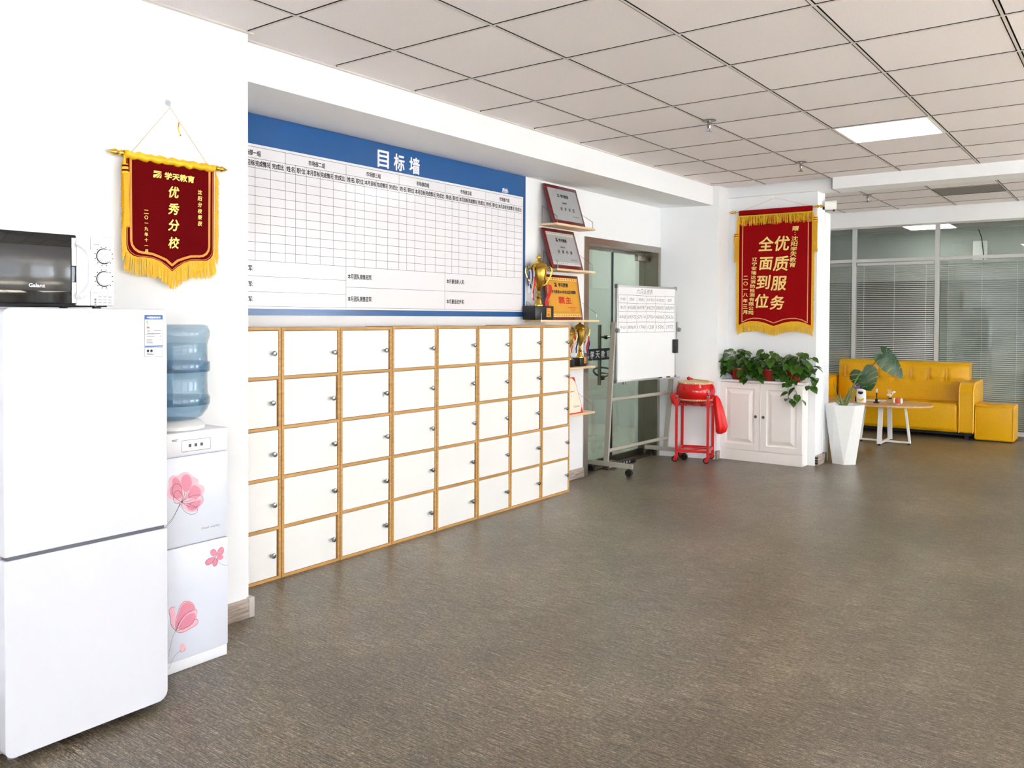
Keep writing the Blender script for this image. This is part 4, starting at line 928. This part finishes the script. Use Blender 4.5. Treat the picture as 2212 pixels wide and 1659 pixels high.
# floor power strips behind the stand
ps = root('power_strip', 'dark power strip lying on the floor under the whiteboard', 'power strip', (4.62, .36, 0), -.05)
build('case', B().rbox(0, .30, 0, .05, 0, .035, .004, 2), M_black, ps, smooth=True); build('sockets', B().box(.03, .05, -.001, 0, .008, .028).box(.08, .10, -.001, 0, .008, .028).box(.13, .15, -.001, 0, .008, .028).box(.18, .2, -.001, 0, .008, .028), M_alu, ps)
wp2 = root('floor_socket', 'brown raised floor socket box in front of the glass door', 'socket box', (4.36, .33, 0), -.1)
build('box', B().rbox(0, .14, 0, .06, 0, .075, .006, 2), mat('brown_socket', (92, 78, 70), .35, .3), wp2, smooth=True); build('face_plate', B().box(.02, .06, -.002, 0, .02, .055).box(.07, .12, -.002, 0, .02, .055), M_alu, wp2)

# ------------------------------------------------------------------ drum on stand
ds = root('drum_stand', 'red four-legged steel drum stand on casters beside the cabinet', 'stand', (5.353, -.065, 0), math.radians(-75.6))
LG = [(-.148, -.155), (.148, -.155), (.148, .155), (-.148, .155)]
for (x, y) in LG:
    lg = build('leg', B().rbox(x-.0125, x+.0125, y-.0125, y+.0125, .062, .630, .002, 1), M_redp, ds)
    build('leg_cap', B().rbox(x-.0135, x+.0135, y-.0135, y+.0135, .628, .645, .003, 1), M_grey, lg)
    c = B(); c.cyl((x-.014, y-.011, .03), (x-.014, y+.011, .03), .03, n=18)
    cw = build('caster_wheel', c, M_black, ds, smooth=True); build('caster_hub', B().cyl((x-.014, y-.014, .03), (x-.014, y+.014, .03), .017, n=12), M_redp, cw, smooth=True)
    build('caster_fork', B().box(x-.02, x+.012, y-.018, y-.0145, .022, .064).box(x-.02, x+.012, y+.0145, y+.018, .022, .064).box(x-.016, x+.016, y-.012, y+.012, .058, .064), M_redp, cw)
for z, h_ in ((.10, .026), (.535, .024)):
    if z < .2:
        build('rail', B().box(LG[0][0], LG[1][0], -.164, -.146, z, z+h_), M_redp, ds); build('rail', B().box(LG[0][0], LG[1][0], .146, .164, z, z+h_), M_redp, ds)
        build('rail', B().tube([(LG[0][0], -.155, z+.012), (LG[2][0], .155, z+.012)], .011, 4), M_redp, ds)
    for s_ in (-1, 1): build('rail', B().box(s_*.148-.009, s_*.148+.009, -.155, .155, z, z+h_), M_redp, ds)
for (x, y) in LG:
    sx = -1 if x > 0 else 1; sy = -1 if y > 0 else 1
    build('drum_rest', B().tube([(x, y, .575), (x+sx*.03, y+sy*.03, .555), (x+sx*.08, y+sy*.08, .545)], .010, 6).box(x-.02, x+.02, y-.02, y+.02, .54, .60), M_redp, ds)
dm = root('red_drum', 'glossy red barrel drum with pale skins resting on the stand', 'drum', (5.35, -.072, .592), math.radians(-75.6))
prof = [(.160, .006)]+[(.160+.026*math.sin(PI*k/10), .01+.155*k/10) for k in range(11)]+[(.160, .168)]
build('barrel', B().lathe(prof, n=56), M_redgl, dm, smooth=True)
for nm, z0, z1, s_ in (('top_skin', .160, .176, 1), ('bottom_skin', .0, .014, -1)):
    pf = [(.1635, z0), (.1665, (z0+z1)/2), (.164, z1), (.155, z1+.001), (.0, z1+.0015)] if s_ > 0 else [(.0, z0-.002), (.155, z0-.001), (.164, z0), (.1665, z0+.007), (.1635, z1)]
    sk = build(nm, B().lathe(pf, n=56), M_cream, dm, smooth=True)
    b = B()
    for k in range(56):
        a = 2*PI*k/56; b.sph((.167*math.cos(a), .167*math.sin(a), z0+.007 if s_ > 0 else z0+.008), .0042, 6)
    build('skin_nails', b, M_gold, sk, kind='stuff')
a = math.radians(-38)
rg = build('ring_mount', B().tube([(.186*math.cos(a)+.020*math.sin(t)*-math.sin(a), .186*math.sin(a)+.020*math.sin(t)*math.cos(a), .086+.022*math.cos(t)) for t in [2*PI*k/16 for k in range(17)]], .004, 6), M_chrome, dm, smooth=True)
def cloth(name, parent, path, ws_, ds_, m):
    b = B(); vs = []; fs = []; n = 28
    for i, (p, w_, d_) in enumerate(zip(path, ws_, ds_)):
        for k in range(n):
            t = 2*PI*k/n; rr = 1+.13*math.sin(3*t+i*.5)+.12*math.sin(7*t+i*.35); vs.append((p[0]+w_*rr*math.cos(t), p[1]+d_*rr*math.sin(t), p[2]))
    for i in range(len(path)-1):
        for k in range(n): fs.append((i*n+k, i*n+(k+1) % n, (i+1)*n+(k+1) % n, (i+1)*n+k))
    fs.append(tuple(range(n))); fs.append(tuple((len(path)-1)*n+k for k in range(n)))
    return build(name, b.add(vs, fs), m, parent, smooth=True, ang=70)
cloth('cloth_drape', dm, [(.190, -.02, .05), (.200, -.03, .02), (.215, -.04, -.06), (.235, -.045, -.16), (.250, -.045, -.24), (.245, -.045, -.29), (.235, -.045, -.312)], [.012, .028, .042, .048, .05, .042, .018], [.01, .02, .03, .034, .034, .03, .012], M_redcl)
cloth('cloth_drape', dm, [(-.178, -.06, .07), (-.195, -.07, .04), (-.198, -.075, 0), (-.192, -.078, -.03), (-.188, -.078, -.05)], [.01, .034, .03, .024, .008], [.008, .014, .016, .014, .006], M_redcl)
cloth('cloth_swag', dm, [(0, 0, -.004), (0, 0, -.03), (.0, 0, -.055), (0, 0, -.062)], [.14, .12, .07, .02], [.12, .10, .06, .02], M_redp)
sk = root('drumstick', 'wooden drumstick with red knobs lying on the drum skin', 'drumstick', (5.35, -.072, .778), math.radians(-75.6))
build('shaft', B().cyl((-.04, .02, .012), (.13, -.075, .004), .0065, n=10), mat('stick_wood', (206, 164, 104), .5), sk, smooth=True)
build('tip', B().sph((-.075, .04, .016), .019, 14).sph((-.045, .022, .013), .012, 12).sph((-.035, .018, .012), .009, 10), M_redgl, sk, smooth=True)

# ------------------------------------------------------------------ white cabinet with pots
cb = root('cabinet', 'low white two-door cabinet with raised panels under the red banner', 'cabinet', (5.632, -.206, 0), -PI/2)
CW, CD, CH = .798, .152, .785
build('carcass', B().rbox(0, CW, .018, CD, 0, .765, .002, 1), M_cabw, cb)
build('plinth', B().rbox(.004, CW, 0, .03, 0, .105, .002, 1), M_cabw, cb)
build('top', B().rbox(-.006, CW+.01, -.014, CD+.002, .762, CH, .006, 3), M_cabw, cb, smooth=True)
for (x0, x1, kx) in ((.004, .392, .362), (.406, .794, .436)):
    z0, z1 = .112, .756
    def rect(i, y): return [(x0+i, y, z0+i), (x1-i, y, z0+i), (x1-i, y, z1-i), (x0+i, y, z1-i)]
    L5 = [rect(0, .017), rect(0, -.004), rect(.052, -.004), rect(.060, .008), (rect(.072, .008)), rect(.104, -.006)]
    b = B(); vs = [p for l in L5 for p in l]; fs = []
    for i in range(5):
        for k in range(4): fs.append((i*4+k, i*4+(k+1) % 4, (i+1)*4+(k+1) % 4, (i+1)*4+k))
    fs.append((20, 21, 22, 23)); fs.append((3, 2, 1, 0)); b.add(vs, fs)
    d = build('door', b, M_cabw, cb)
    build('knob', B().lathe([(.005, -.003), (.005, -.016), (.013, -.02), (.0145, -.027), (.010, -.033), (.0, -.034)], (kx, .441), 16, 'y'), M_steeld, d, smooth=True)
build('centre_strip', B().rbox(.3935, .4045, -.006, .018, .112, .757, .003, 2), M_white, cb, smooth=True)

# pothos leaf meshes, shared
def heart_leaf(seed, L_=.075, W=.05):
    random.seed(seed); n = 6; prof = [0, .62, .98, 1.0, .80, .44, 0]; vs = []; fs = []
    for i in range(n+1):
        t = i/n; x = L_*t; w_ = W/2*prof[i]; back = -.012 if i == 1 else 0; droop = -.020*t*t
        vs += [(x+back, -w_, droop+abs(w_)*.28), (x, 0, droop), (x+back, w_, droop+abs(w_)*.28)]
    for i in range(n): fs += [(3*i, 3*i+1, 3*i+4, 3*i+3), (3*i+1, 3*i+2, 3*i+5, 3*i+4)]
    b = B(); b.flat = True; b.add(vs, fs); o = build('leaf', b, M_leaf, None, smooth=True, ang=80); me = o.data; bpy.data.objects.remove(o); return me
LM = [heart_leaf(k, .074+.009*k, .052+.007*k) for k in range(4)]
def pothos(name, label, y, n, seed, vines):
    r = root(name, label, 'potted plant', (5.708, y, CH), -PI/2, 'pothos plants on the white cabinet')
    build('pot', B().lathe([(.048, 0), (.058, .03), (.068, .075), (.075, .098), (.080, .10), (.080, .112), (.074, .112), (.070, .098)], n=26), M_terra, r, smooth=True)
    build('soil', B().lathe([(.069, .094), (.0, .098)], n=16), M_soil, r)
    random.seed(seed); stems = B(); L_ = []
    for k in range(n):
        a = 2*PI*random.random(); el = .15+1.2*random.random(); R = .085+.10*random.random()
        p = Vector((R*math.cos(a)*math.cos(el)*1.25, R*math.sin(a)*math.cos(el)*.62-.015, .115+R*math.sin(el)*1.15-.02))
        if random.random() < .35: p.z = .06+.07*random.random(); p.x = (.08+.05*random.random())*(1 if random.random() < .5 else -1); p.y = -.02-.05*random.random()
        if p.y > .03: p.y = .03
        stems.tube([(0+.01*math.cos(a), .01*math.sin(a), .10), (p.x*.5, p.y*.5, .12+p.z*.35), tuple(p)], .0016, 5)
        if math.sin(a) > 0 and p.y > -.03: a = -a
        L_.append((p, a if random.random() < .6 else -PI/2+random.uniform(-1, 1)))
    for (pts) in vines:
        stems.tube([(0, -.02, .10)]+pts, .002, 5)
        for i, q in enumerate(pts):
            for z_ in (0, 1):
                L_.append((Vector(q)+Vector((0, -.005, 0)), -PI/2+random.uniform(-1.2, 1.2)))
    build('stems', stems, M_stem, r, smooth=True)
    for p, a in L_:
        inst('leaf', random.choice(LM), r, p, (random.uniform(-.5, .5), random.uniform(-.1, .75), a), (random.uniform(.75, 1.15),)*3)
    return r
pothos('potted_pothos', 'bushy pothos in a red pot on the cabinet closest to the drum', -.352, 84, 11, [[(.06, -.07, .06), (.11, -.085, .02), (.13, -.088, .0)]])
pothos('potted_pothos', 'bushy pothos in the middle red pot on the white cabinet', -.664, 84, 12, [[(-.05, -.06, .06), (-.07, -.08, .03)]])
pothos('potted_pothos', 'pothos with long trailing vines in a red pot over the cabinet edge', -.905, 86, 13,
       [[(.0, -.09, .06), (-.02, -.11, -.02), (-.03, -.11, -.09), (-.02, -.112, -.15), (.02, -.112, -.17)], [(.04, -.09, .02), (.03, -.11, -.05), (.06, -.115, -.11), (.09, -.115, -.15)],
        [(.10, -.03, .10), (.15, -.03, .06), (.17, -.03, .02), (.16, -.03, -.03)], [(.12, 0, .13), (.17, 0, .10), (.185, -.02, .05)]])

# ------------------------------------------------------------------ security camera
cc = root('security_camera', 'white bullet security camera on the pillar end beside the red banner', 'camera', (5.955, -1.118, 2.455), math.radians(-72))
build('housing', B().cyl((-.03, 0, 0), (.062, 0, 0), .040, n=28), M_white, cc, smooth=True)
build('lens_face', B().lathe([(.038, 0), (.033, .004), (.0, .003)], n=24), M_bglass, cc)
lf = [o for o in cc.children if o.name.startswith('lens_face')][0]; lf.rotation_euler = (0, PI/2, 0); lf.location = (.062, 0, 0)
build('sun_hood', B().tube([(.03, 0, 0), (.072, 0, 0)], [.0425, .0425], 28), M_white, cc, smooth=True)
hood = [o for o in cc.children if o.name.startswith('sun_hood')][0]
build('mount', B().cyl((-.02, 0, -.03), (-.06, .03, -.02), .014, n=12).cyl((.05, 0, -.038), (.05, 0, -.058), .009, n=10), M_black, cc, smooth=True)

# ------------------------------------------------------------------ planter with monstera
pt = root('tall_planter', 'tall faceted white planter holding a two-leaf monstera', 'planter', (6.125, -1.242, 0))
phi = math.atan2(-.255, -.967); N6 = 6; RT, RBt, HP = .178, .118, .565
vs = [(RBt*math.cos(phi+2*PI*k/6), RBt*math.sin(phi+2*PI*k/6), 0) for k in range(6)]+[(RT*math.cos(phi+PI/6+2*PI*k/6), RT*math.sin(phi+PI/6+2*PI*k/6), HP) for k in range(6)]
vs += [((RT-.014)*math.cos(phi+PI/6+2*PI*k/6), (RT-.014)*math.sin(phi+PI/6+2*PI*k/6), HP) for k in range(6)]+[((RT-.02)*math.cos(phi+PI/6+2*PI*k/6), (RT-.02)*math.sin(phi+PI/6+2*PI*k/6), HP-.05) for k in range(6)]
fs = [tuple(range(5, -1, -1))]
for k in range(6):
    k1 = (k+1) % 6; fs += [(k, k1, 6+k), (k1, 6+k1, 6+k), (6+k, 6+k1, 12+k1, 12+k), (12+k, 12+k1, 18+k1, 18+k)]
build('pot', B().add(vs, fs), M_planter, pt); build('soil', B().lathe([(.155, HP-.05), (.0, HP-.04)], n=6, ph=phi+PI/6), M_soil, pt)
def monstera(L_, W, seed):
    random.seed(seed); b = B(); b.flat = True; n = 5; sc_ = L_*1.0
    def P(x, y): return (x, y, -.9*x*x/L_*.18-.9*(abs(y)/W)**1.7*W*.32+.002*math.sin(x*60))
    def O(t): return (L_*(-.20+1.20*t**1.12), W/2*max(0., math.sin(PI*(.13+.87*t**.82)))**.72)
    cw = .07*W; segs = 14
    for i in range(segs):
        x0, x1 = L_*i/segs, L_*(i+1)/segs; w0, w1 = cw*(1-.8*i/segs), cw*(1-.8*(i+1)/segs)
        b.add([P(x0, -w0), P(x0, w0), P(x1, w1), P(x1, -w1)], [(0, 1, 2, 3)])
    for s_ in (-1, 1):
        for k in range(n):
            a0, a1 = k/n, (k+.97)/n; s0, s1 = (k/n)**.95, ((k+.86+.05*random.random())/n)**.95
            if k == n-1: s1 = 1.; a1 = 1
            R_ = []; m = 6
            rowA = []; rowB = []
            for j in range(m+1):
                u = j/m; ox0, oy0 = O(s0); ox1, oy1 = O(s1); mx0, mx1 = L_*a0*.96, L_*a1*.96
                bow = .05*L_*math.sin(PI*u)*(-1)
                rowA.append((mx0+(ox0-mx0)*u+bow, s_*(cw*.3+(oy0-cw*.3)*u))); rowB.append((mx1+(ox1-mx1)*u+bow*(0 if k == n-1 else 1), s_*(cw*.3+(oy1-cw*.3)*u)))
            for j in range(m):
                w_ = 4
                for q in range(w_):
                    f0, f1 = q/w_, (q+1)/w_
                    def mixp(j_, f):
                        A, C = rowA[j_], rowB[j_]; x, y = A[0]+(C[0]-A[0])*f, A[1]+(C[1]-A[1])*f
                        if j_ == m: x, y = O(s0+(s1-s0)*f); y *= s_
                        return P(x, y)
                    b.add([mixp(j, f0), mixp(j+1, f0), mixp(j+1, f1), mixp(j, f1)], [(0, 1, 2, 3)])
    return b
topc = Vector((0, 0, HP-.03))
def dirw(px, py, z, X=6.15): return None
rgt = Vector((.6117, -.7911, 0)); twd = Vector((-.967, -.255, 0))
leafs = [(rgt*.165+twd*.05+Vector((0, 0, .885)), .205, .255, rgt*.35+Vector((0, 0, -.75))+twd*.12, twd*.9+rgt*-.1+Vector((0, 0, .35)), 1),
         (rgt*.36+twd*.02+Vector((0, 0, 1.045)), .30, .25, rgt*.60+Vector((0, 0, -.55))+twd*.10, twd*.75+rgt*.25+Vector((0, 0, .55)), 2)]
for p, L_, W, fwd, nrm, sd in leafs:
    o = build('leaf', monstera(L_, W, sd), M_leaf2, pt, smooth=True, ang=80)
    X = fwd.normalized(); Z = (nrm-X*nrm.dot(X)).normalized(); Y = Z.cross(X)
    o.matrix_local = Matrix(((X.x, Y.x, Z.x, p.x), (X.y, Y.y, Z.y, p.y), (X.z, Y.z, Z.z, p.z), (0, 0, 0, 1)))
    a = Vector((rgt*(-.02+.01*sd))+Vector((0, 0, HP-.04)))
    build('stem', B().tube([a, a.lerp(p, .35)+Vector((0, 0, .04)), a.lerp(p, .75)+Vector((0, 0, .03)), p], [.010, .008, .006, .004], 8), M_stem, pt, smooth=True)
for (q, m) in (((-.115, .79), .005), ((-.05, .69), .011), ((.045, .72), .007), ((.02, .66), .011), ((-.10, .64), .008), ((.10, .76), .006)):
    a = Vector((0, 0, HP-.04))+rgt*(q[0]*.15); e_ = rgt*q[0]+Vector((0, 0, q[1]))
    build('stem', B().tube([a, a.lerp(e_, .5)+rgt*-.01, e_], [m, m*.8, .002], 7), M_stem, pt, smooth=True)
build('purple_ribbon', B().tube([rgt*.07+Vector((0, 0, .745))+twd*.02, rgt*.10+Vector((0, 0, .725))+twd*.03, rgt*.135+Vector((0, 0, .735))+twd*.03, rgt*.16+Vector((0, 0, .755))+twd*.02, rgt*.115+Vector((0, 0, .75))+twd*.02], [.004, .012, .009, .006, .004], 6), mat('purple_ribbon', (92, 72, 150), .4), pt, smooth=True)

# ------------------------------------------------------------------ sofa, stool, coffee table
sf = root('sofa', 'mustard yellow leather sofa with a button-tufted back', 'sofa', (8.65, -.195, 0), -PI/2)
SW = 1.79; aw = .165
def arm_profile():
    pts = [(.0, .075), (.0, .52)]
    for k in range(1, 8): a = PI-PI/2*k/7; pts.append((.14+.14*math.cos(a), .52+.13*math.sin(a)))
    pts += [(.68, .655), (.70, .64), (.70, .075)]; return pts
for x0, x1 in ((0, aw), (SW-aw, SW)):
    o = build('armrest', B().prismX(arm_profile(), x0, x1), M_leather, sf, smooth=True)
    md = o.modifiers.new('b', 'BEVEL'); md.width = .022; md.segments = 4; md.limit_method = 'ANGLE'; md.angle_limit = math.radians(50)
    pf = arm_profile()
    for xx in (x0+.012, x1-.012): build('piping', B().tube([(xx, p[0]-.001, p[1]+.001) for p in pf[:11]], .006, 6), M_pipe, o, smooth=True)
build('seat_base', B().rbox(aw, SW-aw, .01, .68, .075, .30, .015, 3), M_leather, sf, smooth=True)
o = build('seat_cushion', B().rbox(aw+.004, SW-aw-.004, -.005, .45, .082, .402, .035, 5), M_leather, sf, smooth=True)
# back: subdivided sheet with tufts
nb, nz_ = 66, 26; bx0, bx1, bz0, bz1 = .19, 1.668, .36, .862; BUT = [.275+.193*k for k in range(7)]; ZBt = .648
vs = []; fs = []
for j in range(nz_+1):
    for i in range(nb+1):
        x = bx0+(bx1-bx0)*i/nb; z = bz0+(bz1-bz0)*j/nz_; y = .375+.10*(z-bz0)
        y += .045*((2*i/nb-1)**10)+.05*max(0, (z-.80)/.062)**2.2
        for u in BUT:
            dx = x-u
            if z > ZBt: y += .020*math.exp(-(dx/.011)**2)*math.sin(min(1, (z-ZBt)/.15)*PI)**.5 if z < ZBt+.15 else 0
            y += .026*math.exp(-((dx)/.03)**2-((z-ZBt)/.03)**2)
        y += .010*math.exp(-((z-ZBt+.004)/.014)**2)
        vs.append((x, y, z))
for j in range(nz_):
    for i in range(nb): a = j*(nb+1)+i; fs.append((a, a+1, a+nb+2, a+nb+1))
# close with a rear shell
M0 = len(vs); row = [nz_*(nb+1)+i for i in range(nb+1)]
per = [j*(nb+1) for j in range(nz_+1)]+row[1:]+[j*(nb+1)+nb for j in range(nz_-1, -1, -1)]
for k in per: v = vs[k]; vs.append((v[0], .66, v[2]))
n = len(per)
for k in range(n-1): fs.append((per[k], per[k+1], M0+k+1, M0+k))
fs.append(tuple(M0+k for k in range(n)))
bk = build('backrest', B().add(vs, fs), M_leather, sf, smooth=True, ang=50)
for u in BUT: build('button', B().sph((u, .375+.10*(ZBt-bz0)+.020, ZBt), .011, 10, sy=.6), M_pipe, bk, smooth=True)
for u in BUT:
    for s_ in (-1, 1): build('pleat', B().tube([(u+s_*.006, .375+.10*(ZBt-bz0)+.010+.1*.15*q/6-.006*math.sin(PI*q/6), ZBt+.012+.135*q/6) for q in range(7)], [.003]+[.0045]*5+[.002], 6), M_pipe, bk, smooth=True)
for x in (.08, SW-.08):
    for y in (.05, .62): build('leg', B().rbox(x-.02, x+.02, y-.02, y+.02, 0, .078, .002, 1), M_black, sf)
build('under_frame', B().box(.03, SW-.03, .05, .66, .04, .08), M_black, sf)
ot = root('cube_stool', 'mustard yellow leather cube stool beside the sofa', 'stool', (8.668, -1.988, 0), -PI/2)
build('body', B().rbox(0, .386, 0, .386, .008, .40, .018, 4), M_leather, ot, smooth=True)
build('top_pad', B().rbox(.002, .384, .002, .384, .392, .412, .010, 3), M_leather, ot, smooth=True)
build('piping', B().tube([(.006, -.002, .03), (.006, -.002, .39), (.38, -.002, .39), (.38, -.002, .03)], .005, 6), M_pipe, ot, smooth=True)
build('foot', B().box(.02, .366, .02, .366, 0, .010), M_black, ot)

tb = root('coffee_table', 'oval wood-topped coffee table with white metal legs', 'table', (7.79, -1.235, 0), -PI/2)
b = B(); n = 56; pts = [(-.13+.61*math.cos(2*PI*k/n), .40*math.sin(2*PI*k/n)) for k in range(n)]
o = build('table_top', b.prismZ(pts, .428, .450), M_tabletop, tb, smooth=True); md = o.modifiers.new('b', 'BEVEL'); md.width = .008; md.segments = 3; md.limit_method = 'ANGLE'; md.angle_limit = math.radians(50)
for (fx_, fy_, tx_, ty_) in ((.255, 0, .205, 0), (-.255, 0, -.205, 0), (0, -.25, .0, -.20), (0, .25, 0, .20)):
    u = Vector((1, 0, 0)) if fx_ == 0 else Vector((0, 1, 0)); v = Vector((0, 1, 0)) if fx_ == 0 else Vector((1, 0, 0))
    vs = [Vector((px_, py_, z))+u*a*.024+v*c*.009 for (px_, py_, z) in ((fx_, fy_, .02), (tx_, ty_, .428)) for a, c in ((-1, -1), (1, -1), (1, 1), (-1, 1))]
    lg = build('leg', B().add(vs, [(3, 2, 1, 0), (4, 5, 6, 7)]+[(k, (k+1) % 4, (k+1) % 4+4, k+4) for k in range(4)]), M_white, tb)
    build('foot_pad', B().cyl((fx_*.96, fy_*.96, 0), (fx_*.96, fy_*.96, .02), .012, n=10), M_black, lg)
build('base_bar', B().box(-.255, .255, -.012, .012, .018, .036), M_white, tb); build('base_bar', B().box(-.012, .012, -.25, .25, .0181, .0361), M_white, tb)
build('top_bar', B().box(-.205, .205, -.012, .012, .408, .4275).box(-.012, .012, -.2, .2, .4082, .4277), M_white, tb)
TZ = .450
def item(name, label, cat, x, y, rz=-PI/2): return root(name, label, cat, (x, y, TZ), rz)
lo_ = item('lotion_bottle', 'white pump bottle with a dark blue cap on the coffee table', 'bottle', 7.64, -1.02)
build('bottle', B().lathe([(.044, 0), (.050, .006), (.051, .05), (.050, .115), (.044, .142), (.022, .152), (.016, .156)], n=28), M_white, lo_, smooth=True)
bpy.data.objects[[o.name for o in lo_.children][0]].scale = (1, .62, 1)
build('pump_cap', B().lathe([(.017, .154), (.017, .172), (.010, .176), (.006, .19), (.012, .192), (.012, .203), (.0, .205)], n=18).box(-.028, .004, -.007, .007, .192, .203), mat('navy_plastic', (34, 44, 84), .3), lo_, smooth=True)
b = B(); b.flat = True
lbm = build('label_print', B().prismY([(-.026+.052*k/10, .105-.012*math.sin(PI*k/10)) for k in range(11)]+[(.026-.052*k/10, .125-.0*k) for k in range(11)], -.0345, -.0335), mat('navy_plastic', (34, 44, 84), .3), lo_)
build('yellow_band', B().prismY([(-.034+.068*k/10, .035-.018*math.sin(PI*k/10)) for k in range(11)]+[(.034-.068*k/10, .058-.018*math.sin(PI*k/10)) for k in range(11)], -.0345, -.0335), mat('yellow_print', (226, 206, 90), .4), lo_)
bc = item('small_black_jar', 'small black jar half hidden behind the lotion bottle', 'jar', 7.72, -.955)
build('jar', B().lathe([(.018, 0), (.020, .004), (.020, .05), (.017, .054)], n=18), M_black, bc, smooth=True); build('lid', B().lathe([(.0205, .05), (.0205, .064), (.0, .065)], n=18), M_grey, bc, smooth=True)
np_ = item('notepad', 'thin white notepad lying flat on the coffee table', 'notepad', 7.93, -1.10)
build('cover', B().box(-.10, .10, -.07, .07, 0, .003), M_grey, np_); build('pages', B().box(-.098, .10, -.069, .069, .003, .009), mat('page_cream', (230, 222, 206), .7), np_)
mr = item('desk_brush', 'black handled brush standing upright in a small holder', 'brush', 7.70, -1.165)
build('holder', B().prismZ([(-.028, -.022), (.028, -.022), (.024, .022), (-.024, .022)], 0, .012).box(-.012, .012, -.012, .012, .012, .045), M_black, mr)
build('handle', B().cyl((0, 0, .04), (0, 0, .115), .0055, .007, 10), M_black, mr, smooth=True); build('head', B().rbox(-.010, .010, -.006, .006, .112, .16, .005, 3), M_plastic, mr, smooth=True)
rd = item('reed_diffuser', 'small glass reed diffuser with white flowers on the table', 'diffuser', 7.70, -1.305)
build('vase', B().lathe([(.028, 0), (.031, .008), (.031, .035), (.018, .052), (.015, .062)], n=20), M_clearp, rd, smooth=True); build('neck_ring', B().lathe([(.0165, .054), (.0175, .060), (.0165, .068), (.01, .068)], n=18), M_black, rd, smooth=True)
b = B()
for q in range(5): b.cyl((0, 0, .05), (-.03+.010*q, .01*(q-2)*.5, .16), .002, n=6)
build('reeds', b, mat('reed_cream', (232, 214, 184), .6), rd)
for (x, y, z) in ((-.020, -.01, .098), (.006, -.015, .092), (.040, -.005, .132), (.028, .0, .124)):
    build('flower', B().sph((x, y, z), .016, 10, sz=.7).cyl((0, 0, .06), (x, y, z), .0015, n=5), mat('flower_white', (242, 238, 226), .6), rd, smooth=True)
sp = item('globe_ornament', 'white and red round ornament at the edge of the table', 'ornament', 7.69, -1.385)
build('ball', B().sph((0, 0, .038), .034, 18), mat('coral_ball', (206, 92, 70), .3), sp, smooth=True); build('base', B().lathe([(.020, 0), (.022, .004), (.012, .01)], n=18), M_white, sp, smooth=True)
for s_ in (-1, 1): build('side_cap', B().sph((s_*.036, 0, .038), .022, 14, sx=.6, sz=1.45), M_white, sp, smooth=True)
SC.camera = cam
